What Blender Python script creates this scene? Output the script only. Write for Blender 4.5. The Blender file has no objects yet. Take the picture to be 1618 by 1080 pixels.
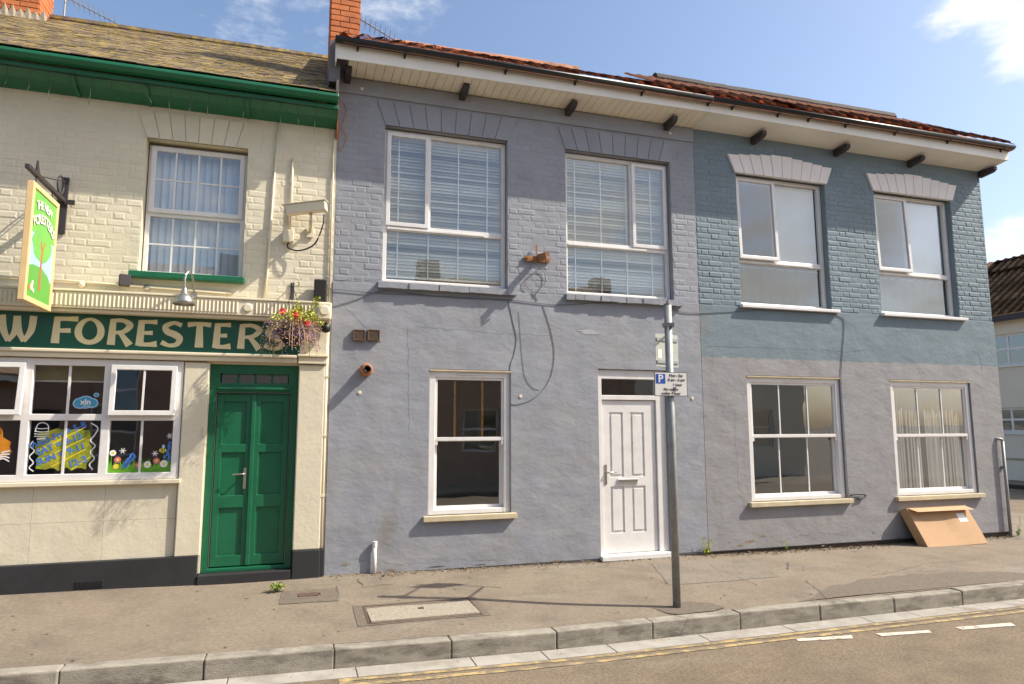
import bpy, bmesh, math, random
from mathutils import Vector, Matrix
random.seed(7)
R = math.radians
scene = bpy.context.scene
col = scene.collection

# ------------------------------------------------------------------ camera
SC = .78
FPX = 1063.76
YAW, PIT, ROL = R(17.7097), R(7.0665), R(-0.1099)
CAM = Vector((0, -7.8, 1.6682))
fw = Vector((math.sin(YAW)*math.cos(PIT), math.cos(YAW)*math.cos(PIT), math.sin(PIT)))
rt = Vector((math.cos(YAW), -math.sin(YAW), 0)); up = rt.cross(fw)
rt, up = math.cos(ROL)*rt + math.sin(ROL)*up, -math.sin(ROL)*rt + math.cos(ROL)*up
cd = bpy.data.cameras.new('camera'); cam = bpy.data.objects.new('camera', cd); col.objects.link(cam)
cd.sensor_width = 36; cd.lens = FPX/1618*36; cd.clip_end = 2000; cd.clip_start = .05
m = Matrix((rt, up, -fw)).transposed().to_4x4(); m.translation = CAM; cam.matrix_world = m
scene.camera = cam
def ray(x, y): return fw + rt*((x-809)/FPX) + up*((540-y)/FPX)
def W(x, y, Y=0.):                       # photo pixel -> point on the plane y = Y (facade, or parallel to it)
    d = ray(x, y); return CAM + d*((Y-CAM.y)/d.y)
def G(x, y, z=0.):                       # photo pixel -> point on level ground z
    d = ray(x, y); return CAM + d*((z-CAM.z)/d.z)

# ------------------------------------------------------------------ light
SUN = Vector((-2.6, 1.0, -2.8)).normalized()       # direction the light travels
EL = math.asin(-SUN.z); AZ = math.atan2(-SUN.x, -SUN.y)   # sun stands towards +X, -Y
w = bpy.data.worlds.new('World'); scene.world = w; w.use_nodes = True
nt = w.node_tree; N = nt.nodes; L = nt.links
bg = N['Background']; bg.inputs[1].default_value = .13
sky = N.new('ShaderNodeTexSky'); sky.sky_type = 'NISHITA'; sky.sun_disc = False
sky.sun_elevation = EL; sky.sun_rotation = AZ
sky.air_density = 1.0; sky.dust_density = 2.4; sky.ozone_density = 1.6
tcw = N.new('ShaderNodeTexCoord')
def wmath(op, a, b=None, c=None):
    n = N.new('ShaderNodeMath'); n.operation = op
    for i, v in enumerate((a, b, c)):
        if v is None: continue
        if isinstance(v, (int, float)): n.inputs[i].default_value = v
        else: L.new(v, n.inputs[i])
    return n.outputs[0]
cn = N.new('ShaderNodeTexNoise'); cn.inputs['Scale'].default_value = 5.5; cn.inputs['Detail'].default_value = 9; cn.inputs['Roughness'].default_value = .6
mp = N.new('ShaderNodeMapping'); mp.inputs['Scale'].default_value = (1, 1, 2.2)
L.new(tcw.outputs['Generated'], mp.inputs[0]); L.new(mp.outputs[0], cn.inputs['Vector'])
# cumulus scattered over the whole sky: (direction, angular size, weight)
cl = [(ray(1570, 0), .085, .95), (ray(1630, 20), .08, .95), (ray(1600, 375), .07, .8), (ray(1650, 400), .12, .8), (ray(400, 30), .30, .42), (ray(470, 70), .14, .35), (ray(60, 130), .25, .4)]
rr = random.Random(3)
# a bank of cumulus over the houses behind the camera, as the window panes mirror it
for k in range(9): cl.append((Vector((-.15+.17*k, -1, .30+.12*math.sin(k*2.1))), .20+.05*math.sin(k*3.7), .95))
for k in range(16):
    a = rr.uniform(0, 2*math.pi); e = rr.uniform(.12, 1.2)
    v = Vector((math.cos(a)*math.cos(e), math.sin(a)*math.cos(e), math.sin(e)))
    if v.dot(fw.normalized()) > .72: continue
    cl.append((v, rr.uniform(.12, .3), rr.uniform(.6, 1)))
tot = None
for v, s, wt in cl:
    v = v.normalized()
    d = N.new('ShaderNodeVectorMath'); d.operation = 'DISTANCE'; L.new(tcw.outputs['Generated'], d.inputs[0]); d.inputs[1].default_value = v
    q = wmath('MULTIPLY', wmath('SUBTRACT', 1.0, wmath('DIVIDE', d.outputs['Value'], s*1.6)), wt)
    tot = q if tot is None else wmath('MAXIMUM', tot, q)
dens = wmath('MULTIPLY_ADD', tot, .55, wmath('MULTIPLY_ADD', cn.outputs['Fac'], 1.5, -1.02))
mr = N.new('ShaderNodeMapRange'); mr.interpolation_type = 'SMOOTHSTEP'
mr.inputs['From Min'].default_value = .0; mr.inputs['From Max'].default_value = .38
L.new(dens, mr.inputs['Value'])
mx = N.new('ShaderNodeMix'); mx.data_type = 'RGBA'
L.new(mr.outputs[0], mx.inputs['Factor']); L.new(sky.outputs[0], mx.inputs['A']); mx.inputs['B'].default_value = (5.6, 5.6, 5.5, 1)
L.new(mx.outputs['Result'], bg.inputs[0])
sl = bpy.data.lights.new('sun', 'SUN'); sl.energy = 4.3; sl.angle = R(.53); sl.color = (1, .925, .80)
so = bpy.data.objects.new('sun', sl); col.objects.link(so); so.rotation_euler = SUN.to_track_quat('-Z', 'Y').to_euler(); so.location = (12, -6, 14)
scene.view_settings.view_transform = 'Standard'; scene.view_settings.look = 'None'
scene.view_settings.exposure = .78; scene.view_settings.gamma = 1

# ------------------------------------------------------------------ materials
def mat(name, c, rough=.8, var=.12, scale=2.5, bump=0., bscale=60., metal=0., c2=None, c2lo=.55, c2hi=.7, c2scale=1.5, rnd=0., band=None, spec=.5, stretch=None, c3=None, crackle=0., bump2=0., b2scale=9.):
    m = bpy.data.materials.new(name); m.use_nodes = True
    nt = m.node_tree; N = nt.nodes; L = nt.links; b = N['Principled BSDF']
    b.inputs['Roughness'].default_value = rough; b.inputs['Metallic'].default_value = metal
    b.inputs['Specular IOR Level'].default_value = spec
    geo = N.new('ShaderNodeNewGeometry'); pos = geo.outputs['Position']
    if stretch:
        mp = N.new('ShaderNodeMapping'); mp.inputs['Scale'].default_value = stretch; L.new(pos, mp.inputs[0]); pos = mp.outputs[0]
    def noise(s, det=6, ro=.6, src=None):
        n = N.new('ShaderNodeTexNoise'); n.inputs['Scale'].default_value = s; n.inputs['Detail'].default_value = det; n.inputs['Roughness'].default_value = ro
        L.new(src or pos, n.inputs['Vector']); return n.outputs['Fac']
    def mixc(f, a, bb, mode='MIX'):
        x = N.new('ShaderNodeMix'); x.data_type = 'RGBA'; x.blend_type = mode
        for k, v in (('Factor', f), ('A', a), ('B', bb)):
            if isinstance(v, (int, float)): x.inputs[k].default_value = v
            elif isinstance(v, tuple): x.inputs[k].default_value = (*v, 1)
            else: L.new(v, x.inputs[k])
        return x.outputs['Result']
    def mrange(v, lo, hi, a=0., bb=1.):
        x = N.new('ShaderNodeMapRange'); x.inputs[1].default_value = lo; x.inputs[2].default_value = hi; x.inputs[3].default_value = a; x.inputs[4].default_value = bb
        L.new(v, x.inputs[0]); return x.outputs[0]
    cc = tuple(c)
    base = cc
    if c2: base = mixc(mrange(noise(c2scale, 8, .65), c2lo, c2hi), base, tuple(c2))
    if band:                                    # paint colour changes at a torn, uneven edge: (z, colour above)
        sx = N.new('ShaderNodeSeparateXYZ'); L.new(geo.outputs['Position'], sx.inputs[0])
        a = N.new('ShaderNodeMath'); a.operation = 'MULTIPLY_ADD'; L.new(noise(7, 5, .7, geo.outputs['Position']), a.inputs[0]); a.inputs[1].default_value = .10; L.new(sx.outputs['Z'], a.inputs[2])
        base = mixc(mrange(a.outputs[0], band[0]+.03, band[0]+.033), base, band[1])
    if c3:                                      # (colour, lo, hi, scale, stretch): streaks, drips, scuffs
        m3 = N.new('ShaderNodeMapping'); m3.inputs['Scale'].default_value = c3[4]; L.new(geo.outputs['Position'], m3.inputs[0])
        base = mixc(mrange(noise(c3[3], 7, .6, m3.outputs[0]), c3[1], c3[2], 0, .8), base, tuple(c3[0]))
    if var:
        v = mrange(noise(scale), .3, .7, 1-var, 1+var)
        cm = N.new('ShaderNodeCombineColor')
        for k in range(3): L.new(v, cm.inputs[k])
        base = mixc(1., base, cm.outputs[0], 'MULTIPLY')
    if rnd:
        oi = N.new('ShaderNodeObjectInfo'); v = mrange(oi.outputs['Random'], 0, 1, 1-rnd, 1+rnd)
        cm = N.new('ShaderNodeCombineColor')
        for k in range(3): L.new(v, cm.inputs[k])
        base = mixc(1., base, cm.outputs[0], 'MULTIPLY')
    if isinstance(base, tuple): b.inputs['Base Color'].default_value = (*base, 1)
    else: L.new(base, b.inputs['Base Color'])
    if bump:
        bp = N.new('ShaderNodeBump'); bp.inputs['Strength'].default_value = 1; bp.inputs['Distance'].default_value = bump
        L.new(noise(bscale, 8, .6), bp.inputs['Height'])
        if bump2:
            b2 = N.new('ShaderNodeBump'); b2.inputs['Distance'].default_value = bump2; L.new(noise(b2scale, 4, .5), b2.inputs['Height']); L.new(b2.outputs[0], bp.inputs['Normal'])
        L.new(bp.outputs[0], b.inputs['Normal'])
    return m
def glass_mat(name, tint=(.9, .95, .93), refl=1.):
    m = bpy.data.materials.new(name); m.use_nodes = True; nt = m.node_tree; N = nt.nodes; L = nt.links
    N.remove(N['Principled BSDF']); out = N['Material Output']
    t = N.new('ShaderNodeBsdfTransparent'); t.inputs[0].default_value = (*tint, 1)
    g = N.new('ShaderNodeBsdfGlossy'); g.inputs['Roughness'].default_value = .012; g.inputs['Color'].default_value = (.95, .97, 1, 1)
    no = N.new('ShaderNodeTexNoise'); no.inputs['Scale'].default_value = 2.2; ge = N.new('ShaderNodeNewGeometry'); L.new(ge.outputs['Position'], no.inputs['Vector'])
    bp = N.new('ShaderNodeBump'); bp.inputs['Distance'].default_value = .0011; L.new(no.outputs['Fac'], bp.inputs['Height']); L.new(bp.outputs[0], g.inputs['Normal'])
    f = N.new('ShaderNodeFresnel'); f.inputs[0].default_value = 1.5
    mu = N.new('ShaderNodeMath'); mu.operation = 'MULTIPLY_ADD'; mu.use_clamp = True; L.new(f.outputs[0], mu.inputs[0]); mu.inputs[1].default_value = 3.4*refl; mu.inputs[2].default_value = .01
    bf = N.new('ShaderNodeMath'); bf.operation = 'MULTIPLY_ADD'; L.new(ge.outputs['Backfacing'], bf.inputs[0]); bf.inputs[1].default_value = -1; bf.inputs[2].default_value = 1   # one reflection per pane, none from inside the glass
    m2 = N.new('ShaderNodeMath'); m2.operation = 'MULTIPLY'; L.new(mu.outputs[0], m2.inputs[0]); L.new(bf.outputs[0], m2.inputs[1]); mu = m2
    x = N.new('ShaderNodeMixShader'); L.new(mu.outputs[0], x.inputs[0]); L.new(t.outputs[0], x.inputs[1]); L.new(g.outputs[0], x.inputs[2]); L.new(x.outputs[0], out.inputs[0])
    return m
M = dict(
 wallA=mat('grey_blue_paint', (.252, .262, .290), .75, .12, 2.3, .0035, 16, c2=(.275, .27, .275), c2lo=.48, c2hi=.7, c2scale=1.4, c3=((.20, .185, .165), .60, .74, 1.6, (1, 1, .35)), bump2=.014, b2scale=3.0, stretch=(1, 1, 1.5)),
 renderB=mat('taupe_grey_paint', (.25, .244, .252), .75, .1, 2.3, .0035, 16, c2=(.262, .248, .24), c2lo=.5, c2hi=.72, c2scale=1.4, c3=((.20, .18, .15), .61, .75, 1.6, (1, 1, .35)), band=(2.60, (.152, .198, .225)), bump2=.014, b2scale=3.0, stretch=(1, 1, 1.5)),
 brickA=mat('grey_blue_painted_brick', (.252, .262, .292), .72, .1, 2.2, .0025, 45, rnd=.04),
 brickB=mat('teal_painted_brick', (.152, .20, .228), .72, .12, 2.2, .0025, 45, rnd=.05),
 cream=mat('cream_masonry_paint', (.62, .56, .42), .7, .07, 1.6, .0025, 30, c3=((.47, .41, .30), .62, .76, 2.2, (1, 1, .3)), c2=(.60, .52, .37), c2lo=.55, c2hi=.8, c2scale=1.4, bump2=.006, b2scale=6),
 creambrick=mat('cream_painted_brick', (.63, .57, .43), .7, .08, 2.2, .0025, 45, rnd=.04),
 creamgloss=mat('cream_gloss_paint', (.68, .60, .44), .45, .05, 3, .0006, 50),
 black=mat('black_masonry_paint', (.022, .021, .024), .6, .2, 3, .002, 70),
 green=mat('green_gloss_paint', (.007, .118, .052), .38, .16, 5, .0012, 30, c2=(.012, .095, .05), c2lo=.52, c2hi=.7, c2scale=5),
 dgreen=mat('dark_green_sign_paint', (.006, .075, .045), .4, .12, 3, .0004, 40),
 upvc=mat('white_upvc', (.70, .675, .65), .35, .06, 5, c2=(.60, .57, .52), c2lo=.55, c2hi=.75, c2scale=4),
 white=mat('white_gloss_paint', (.72, .69, .62), .5, .08, 2, .0005, 60),
 soffit=mat('cream_soffit_board', (.74, .69, .57), .55, .08, 3),
 lintel=mat('pinkish_white_paint', (.74, .69, .66), .7, .06, 3, .001, 70),
 stone=mat('sill_sandstone', (.50, .42, .28), .8, .14, 6, .002, 60),
 gutter=mat('black_gutter_plastic', (.012, .014, .016), .4, .1, 5),
 darkwood=mat('dark_painted_wood', (.035, .028, .03), .6, .2, 6, .001, 50),
 slate=mat('lichened_slate', (.115, .085, .058), .88, .35, 11, .006, 50, c2=(.235, .165, .035), c2lo=.44, c2hi=.6, c2scale=9, rnd=.3),
 tile=mat('orange_clay_tile', (.40, .17, .09), .8, .25, 7, .002, 60, c2=(.14, .08, .05), c2lo=.56, c2hi=.7, c2scale=4, rnd=.2),
 darktile=mat('dark_ridge_tile', (.035, .022, .02), .8, .25, 7, .003, 50),
 browntile=mat('brown_clay_tile', (.30, .19, .11), .85, .3, 8, .002, 60, rnd=.25),
 redbrick=mat('orange_red_brick', (.50, .155, .05), .85, .2, 8, .003, 70, rnd=.16),
 mortar=mat('lime_mortar', (.36, .30, .22), .9, .15, 12, .003, 80),
 lead=mat('lead_flashing', (.10, .09, .09), .6, .2, 6),
 asphalt=mat('worn_pavement_asphalt', (.200, .161, .118), .92, .2, 30, .005, 140, c2=(.150, .121, .090), c2lo=.46, c2hi=.66, c2scale=1.5, c3=((.225, .195, .155), .56, .72, 1.3, (.35, 1.6, 1))),
 patch=mat('newer_asphalt_patch', (.138, .112, .084), .92, .25, 28, .006, 130),
 road=mat('road_asphalt', (.188, .142, .092), .92, .35, 48, .009, 110, c2=(.138, .105, .070), c2lo=.42, c2hi=.66, c2scale=1.8, c3=((.205, .168, .12), .55, .7, 1.0, (.3, 1.5, 1))),
 kerb=mat('kerb_concrete', (.27, .245, .20), .9, .2, 7, .005, 90, c2=(.13, .112, .09), c2lo=.46, c2hi=.68, c2scale=5, c3=((.34, .31, .26), .58, .7, 6, (1, 1, 1)), stretch=(.7, 1, 2.2)),
 channel=mat('channel_concrete', (.33, .305, .27), .85, .14, 4, .0015, 110, c2=(.22, .19, .15), c2lo=.5, c2hi=.72, c2scale=3),
 yellow=mat('worn_yellow_line', (.40, .29, .125), .85, .2, 8, .001, 150, c2=(.19, .15, .10), c2lo=.41, c2hi=.55, c2scale=9),
 roadwhite=mat('worn_white_line', (.52, .48, .40), .8, .12, 8, .001, 150, c2=(.24, .19, .13), c2lo=.54, c2hi=.64, c2scale=14),
 concrete=mat('cover_aggregate_concrete', (.29, .255, .20), .9, .35, 60, .002, 160),
 iron=mat('rusty_cast_iron', (.10, .06, .04), .8, .3, 15, .002, 80),
 rust=mat('orange_rust', (.31, .145, .055), .85, .35, 14, .002, 80, c2=(.16, .07, .03), c2lo=.5, c2hi=.65, c2scale=12),
 galv=mat('galvanised_steel', (.27, .275, .27), .5, .18, 12, .0004, 60, metal=.35),
 galvsheet=mat('aluminium_sign_back', (.36, .375, .33), .5, .1, 8, metal=.2),
 steel=mat('brushed_steel', (.42, .40, .36), .32, .1, 20, metal=.85),
 signwhite=mat('sign_white', (.70, .68, .64), .4, .04, 6),
 blue=mat('sign_blue', (.02, .09, .42), .4, .05, 6),
 ink=mat('sign_black', (.012, .012, .014), .5, 0),
 gold=mat('sign_cream_lettering', (.68, .58, .34), .45, .06, 6),
 cable=mat('dark_cable', (.022, .024, .028), .6, .1, 8),
 greycable=mat('grey_painted_cable', (.12, .125, .15), .7, .1, 8),
 vent=mat('brown_plastic_vent', (.105, .065, .04), .6, .15, 20),
 pipeorange=mat('terracotta_plastic', (.38, .15, .05), .6, .2, 20),
 dark=mat('dark_void', (.006, .006, .006), .8, 0),
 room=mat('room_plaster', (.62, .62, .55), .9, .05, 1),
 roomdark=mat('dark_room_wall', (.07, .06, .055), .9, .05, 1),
 blind=mat('cream_blind_slat', (.80, .80, .70), .5, .03, 5),
 vane=mat('pale_blue_blind_fabric', (.58, .66, .73), .8, .04, 4),
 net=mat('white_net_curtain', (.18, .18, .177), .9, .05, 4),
 rollerb=mat('white_roller_blind', (.50, .52, .51), .8, .03, 3),
 brown=mat('beige_roller_blind', (.24, .21, .08), .8, .05, 8),
 wood=mat('varnished_strip_wood', (.50, .24, .05), .5, .2, 20),
 card=mat('cardboard', (.44, .275, .15), .85, .07, 3, .0006, 30, stretch=(1, 1, 1)),
 tape=mat('red_packing_print', (.45, .10, .06), .7, .05, 6),
 leaf=mat('weed_leaf', (.13, .20, .025), .6, .3, 30),
 dryleaf=mat('yellow_green_leaf', (.36, .36, .03), .6, .3, 30),
 purple=mat('purple_lobelia', (.27, .19, .42), .7, .3, 30),
 drybrown=mat('withered_trailing_stems', (.42, .25, .14), .8, .3, 30),
 red=mat('red_petals', (.65, .03, .02), .6, .1, 30),
 soil=mat('crumbled_base_dirt', (.20, .145, .09), .95, .3, 12, .01, 40),
 brickbase=mat('exposed_dark_brick', (.07, .048, .034), .9, .35, 14, .01, 35),  # dark mottled brown for the exposed brick base
 skyblue=mat('sign_sky_blue', (.33, .53, .74), .5, .03, 3), lime=mat('sign_lime_green', (.15, .43, .075), .5, .06, 5), midgreen=mat('sign_hill_green', (.10, .34, .05), .5, .04, 3),
 trunk=mat('sign_trunk_brown', (.45, .13, .05), .5, .05, 5), signframe=mat('sign_tan_frame', (.70, .49, .24), .5, .08, 6),
 pgreen=mat('window_paint_lime', (.20, .24, .012), .5, .35, 9, c2=(.42, .36, .02), c2lo=.45, c2hi=.6, c2scale=6), porange=mat('window_paint_orange', (.55, .20, .01), .5, .3, 9),
 pblue=mat('window_paint_blue', (.06, .18, .55), .5, .1, 9), pcyan=mat('sticker_blue', (.06, .28, .45), .5, .05, 9), pwhite=mat('window_paint_white', (.75, .75, .72), .5, .05, 9),
 pgrass=mat('window_paint_grass', (.12, .33, .02), .5, .3, 20), ppink=mat('window_paint_pink', (.55, .14, .16), .5, .15, 9), pyellow=mat('window_paint_yellow', (.75, .60, .06), .5, .1, 9),
 pane_tone=mat('olive_pane_standin', (.40, .40, .29), .9, .1, 4), crack=mat('hairline_crack', (.06, .058, .06), .9, .2, 20), peel=mat('peeled_paint_patch', (.26, .19, .11), .95, .35, 18, .004, 40), flake=mat('old_pale_paint', (.36, .36, .37), .9, .15, 18, .002, 40), gum=mat('flattened_gum', (.10, .088, .07), .9, .2, 10),
 patch2=mat('paler_asphalt_patch', (.19, .16, .125), .92, .2, 30, .005, 140, c2=(.15, .125, .096), c2lo=.48, c2hi=.66, c2scale=2),
 ground=mat('far_ground', (.16, .13, .10), .95, .1, .5),
 farcream=mat('far_cream_render', (.66, .60, .48), .8, .06, .8, .002, 30), farbrick=mat('far_brown_brick', (.34, .22, .16), .9, .2, 3, .003, 20),
)
M['glass'] = glass_mat('window_glass', (.99, .995, .99), 1.1); M['glassdark'] = glass_mat('tinted_glass', (.96, .975, .965), 1.5)

# ------------------------------------------------------------------ helpers
def tag(o, label=None, cat=None, group=None, kind=None):
    for k, v in (('label', label), ('category', cat), ('group', group), ('kind', kind)):
        if v: o[k] = v
    return o
def worldmat(o): return o.get('_w') 
WM = {}
def link(o, parent=None):
    col.objects.link(o)
    if parent is not None:
        o.parent = parent; o.matrix_parent_inverse = WM.get(parent.name, Matrix()).inverted()
    return o
def thing(name, label, cat, loc=(0, 0, 0), group=None):
    o = bpy.data.objects.new(name, None); col.objects.link(o); o.location = loc; o.empty_display_size = .1
    WM[o.name] = Matrix.Translation(loc)
    return tag(o, label, cat, group)
def obj(name, bm, m, parent=None, bevel=0., smooth=False, kind=None):
    me = bpy.data.meshes.new(name)
    if isinstance(bm, bmesh.types.BMesh):
        bmesh.ops.recalc_face_normals(bm, faces=bm.faces); bm.to_mesh(me); bm.free()
    else: me.from_pydata(bm[0], [], bm[1])
    if smooth:
        for p in me.polygons: p.use_smooth = True
    me.materials.append(M[m] if isinstance(m, str) else m)
    o = bpy.data.objects.new(name, me); link(o, parent)
    if bevel:
        b = o.modifiers.new('bevel', 'BEVEL'); b.width = bevel; b.segments = 2; b.limit_method = 'ANGLE'; b.angle_limit = R(40)
    if kind: o['kind'] = kind
    return o
def box(bm, x0, x1, y0, y1, z0, z1, rot=None, piv=None):
    v = [Vector((x, y, z)) for z in (z0, z1) for y in (y0, y1) for x in (x0, x1)]
    if rot is not None: v = [rot @ (p-piv) + piv for p in v]
    b = [bm.verts.new(p) for p in v]
    for f in ((0, 2, 3, 1), (4, 5, 7, 6), (0, 1, 5, 4), (2, 6, 7, 3), (0, 4, 6, 2), (1, 3, 7, 5)): bm.faces.new([b[i] for i in f])
    return b
def B(*a, **k): bm = bmesh.new(); box(bm, *a, **k); return bm
def slope(bm, x0, x1, y0, y1, za0, za1, zb0, zb1):       # box whose bottom/top change from a (x0) to b (x1)
    v = [bm.verts.new(p) for p in ((x0, y0, za0), (x1, y0, zb0), (x0, y1, za0), (x1, y1, zb0), (x0, y0, za1), (x1, y0, zb1), (x0, y1, za1), (x1, y1, zb1))]
    for f in ((0, 2, 3, 1), (4, 5, 7, 6), (0, 1, 5, 4), (2, 6, 7, 3), (0, 4, 6, 2), (1, 3, 7, 5)): bm.faces.new([v[i] for i in f])
def holed(x0, x1, z0, z1, holes, y0, y1):               # plate with rectangular holes
    xs = sorted({x0, x1, *[h[0] for h in holes], *[h[1] for h in holes]}); zs = sorted({z0, z1, *[h[2] for h in holes], *[h[3] for h in holes]})
    bm = bmesh.new(); vc = {}
    def V(x, y, z):
        k = (round(x, 5), round(y, 5), round(z, 5))
        if k not in vc: vc[k] = bm.verts.new(k)
        return vc[k]
    def solid(i, j):
        if i < 0 or j < 0 or i >= len(xs)-1 or j >= len(zs)-1: return False
        cx, cz = (xs[i]+xs[i+1])/2, (zs[j]+zs[j+1])/2
        return not any(h[0] < cx < h[1] and h[2] < cz < h[3] for h in holes)
    for i in range(len(xs)-1):
        for j in range(len(zs)-1):
            if not solid(i, j): continue
            a, b, c, d = xs[i], xs[i+1], zs[j], zs[j+1]
            bm.faces.new([V(a, y0, c), V(b, y0, c), V(b, y0, d), V(a, y0, d)]); bm.faces.new([V(a, y1, c), V(a, y1, d), V(b, y1, d), V(b, y1, c)])
            if not solid(i-1, j): bm.faces.new([V(a, y0, c), V(a, y0, d), V(a, y1, d), V(a, y1, c)])
            if not solid(i+1, j): bm.faces.new([V(b, y0, c), V(b, y1, c), V(b, y1, d), V(b, y0, d)])
            if not solid(i, j-1): bm.faces.new([V(a, y0, c), V(a, y1, c), V(b, y1, c), V(b, y0, c)])
            if not solid(i, j+1): bm.faces.new([V(a, y0, d), V(b, y0, d), V(b, y1, d), V(a, y1, d)])
    return bm
def tube(bm, pts, r, n=8, r1=None, caps=True):
    pts = [Vector(p) for p in pts]; rings = []
    for i, p in enumerate(pts):
        t = (pts[min(i+1, len(pts)-1)]-pts[max(i-1, 0)]).normalized()
        a = Vector((0, 0, 1)) if abs(t.z) < .9 else Vector((1, 0, 0))
        u = t.cross(a).normalized(); v = t.cross(u)
        rad = r if r1 is None else r+(r1-r)*i/(len(pts)-1)
        rings.append([bm.verts.new(p+u*math.cos(k*2*math.pi/n)*rad+v*math.sin(k*2*math.pi/n)*rad) for k in range(n)])
    for a, b in zip(rings, rings[1:]):
        for k in range(n): bm.faces.new([a[k], a[(k+1) % n], b[(k+1) % n], b[k]])
    if caps: bm.faces.new(rings[0][::-1]); bm.faces.new(rings[-1])
def T(pts, r, n=8, r1=None): bm = bmesh.new(); tube(bm, pts, r, n, r1); return bm
def smooth_path(p, k=6):
    p = [Vector(q) for q in p]; q = [p[0]*2-p[1]]+p+[p[-1]*2-p[-2]]; o = []
    for i in range(1, len(q)-2):
        a, b, c, d = q[i-1:i+3]
        for s in range(k):
            t = s/k; o.append(.5*((2*b)+(c-a)*t+(2*a-5*b+4*c-d)*t*t+(-a+3*b-3*c+d)*t**3))
    return o+[p[-1]]
def lathe(bm, prof, c, axis='Z', n=20):
    c = Vector(c); rings = []
    for r, h in prof:
        ring = []
        for k in range(n):
            a = 2*math.pi*k/n; x, y = r*math.cos(a), r*math.sin(a)
            ring.append(bm.verts.new(c+(Vector((x, y, h)) if axis == 'Z' else Vector((x, h, y)))))
        rings.append(ring)
    for a, b in zip(rings, rings[1:]):
        for k in range(n): bm.faces.new([a[k], a[(k+1) % n], b[(k+1) % n], b[k]])
def poly(bm, pts, thick):                                # polygon (in order) extruded along -thick vector
    a = [bm.verts.new(p) for p in pts]; f = bm.faces.new(a); t = Vector(thick)
    b = [bm.verts.new(Vector(p)+t) for p in pts]; bm.faces.new(b[::-1])
    for i in range(len(a)): j = (i+1) % len(a); bm.faces.new([a[i], b[i], b[j], a[j]])
TXT = {}
def text_mesh(s, size, mtx, thick=.001, bold=0.):
    cu = bpy.data.curves.new('t', 'FONT'); cu.body = s; cu.size = size; cu.align_x = 'CENTER'; cu.align_y = 'CENTER'; cu.extrude = thick; cu.offset = bold; cu.resolution_u = 3
    o = bpy.data.objects.new('t', cu); col.objects.link(o); bpy.context.view_layer.update()
    me = bpy.data.meshes.new_from_object(o.evaluated_get(bpy.context.evaluated_depsgraph_get())); bpy.data.objects.remove(o); bpy.data.curves.remove(cu)
    me.transform(mtx); return me
def text(name, s, size, loc, m, parent, rot=0., yaw=0., bold=0., xs=1., normal='-Y'):
    if normal == '-Y': base = Matrix.Rotation(R(90), 4, 'X')
    else: base = Matrix.Rotation(R(90), 4, 'Z') @ Matrix.Rotation(R(90), 4, 'X')      # faces +X
    mt = Matrix.Translation(loc) @ Matrix.Rotation(yaw, 4, 'Z') @ base @ Matrix.Rotation(rot, 4, 'Z') @ Matrix.Diagonal((xs, 1, 1, 1))
    me = text_mesh(s, size, mt, bold=bold); me.materials.append(M[m])
    o = bpy.data.objects.new(name, me); link(o, parent); return o

# ------------------------------------------------------------------ ground
def zw(x): return max(-.03, .06-.0115*x)
def zk(x): return -.01-.02*x if x < 2.2 else -.054
def pz(x, y):
    t = min(1, max(0, -y/2.15)); return zw(x)*(1-t)+zk(x)*t
def rz(x, y): return zk(x)-.145-.0*y + .02*min(1, max(0, (-2.5-y)/3))
def grid(x0, x1, nx, y0, y1, ny, fz):
    bm = bmesh.new(); vs = [[bm.verts.new((x0+(x1-x0)*i/nx, y0+(y1-y0)*j/ny, fz(x0+(x1-x0)*i/nx, y0+(y1-y0)*j/ny))) for j in range(ny+1)] for i in range(nx+1)]
    for i in range(nx):
        for j in range(ny): bm.faces.new([vs[i][j], vs[i+1][j], vs[i+1][j+1], vs[i][j+1]])
    return bm
g = bmesh.new(); v = [g.verts.new((sx*900, sy*900, -.42)) for sx, sy in ((-1, -1), (1, -1), (1, 1), (-1, 1))]; g.faces.new(v)
tag(obj('ground', g, 'ground'), kind='structure')
def wob(x, y): return pz(x, y)+.006*math.sin(x*1.7+y)+.004*math.sin(3.1*x-2*y)
pav = tag(obj('pavement', grid(-7, 13.4, 102, -2.15, .3, 12, lambda x, y: wob(x, y) if y > -2.1 else pz(x, y)), 'asphalt', smooth=True), kind='structure')
tag(obj('side_pavement', grid(10.3, 13.4, 8, .3, 60, 12, lambda x, y: pz(x, 0)), 'asphalt'), kind='structure')
tag(obj('road', grid(-14, 60, 120, -9.5, -2.2, 12, rz), 'road', smooth=True), kind='structure')
tag(obj('side_road', grid(13.4, 20.0, 6, -2.3, 60, 20, lambda x, y: -.19), 'road'), kind='structure')
tag(obj('far_pavement', grid(20.0, 22.3, 4, -2.3, 60, 20, lambda x, y: -.07), 'asphalt'), kind='structure')
tag(obj('opposite_pavement', grid(-14, 40, 20, -11.6, -9.5, 2, lambda x, y: -.07), 'asphalt'), kind='structure')
kerb = tag(obj('kerb', B(-7, 13.4, -2.262, -2.16, -.5, -.3), 'kerb'), kind='structure')
x = -6.9
random.seed(11)
while x < 13.2:
    x1 = x+.905; a, b = zk(x)+.004, zk(x1)+.004; dy = random.uniform(-.006, .006); dz = random.uniform(-.006, .005)
    bm = bmesh.new(); slope(bm, x+.0025, x1-.0025, -2.285+dy, -2.15, a-.3, a+dz, b-.3, b+dz)
    obj('kerb_stone', bm, 'kerb', kerb, bevel=random.uniform(.009, .014)); x = x1
chan = tag(obj('gutter_channel', B(-7, 13.4, -2.48, -2.30, -.5, -.36), 'channel'), kind='structure')
x = -6.7
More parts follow.
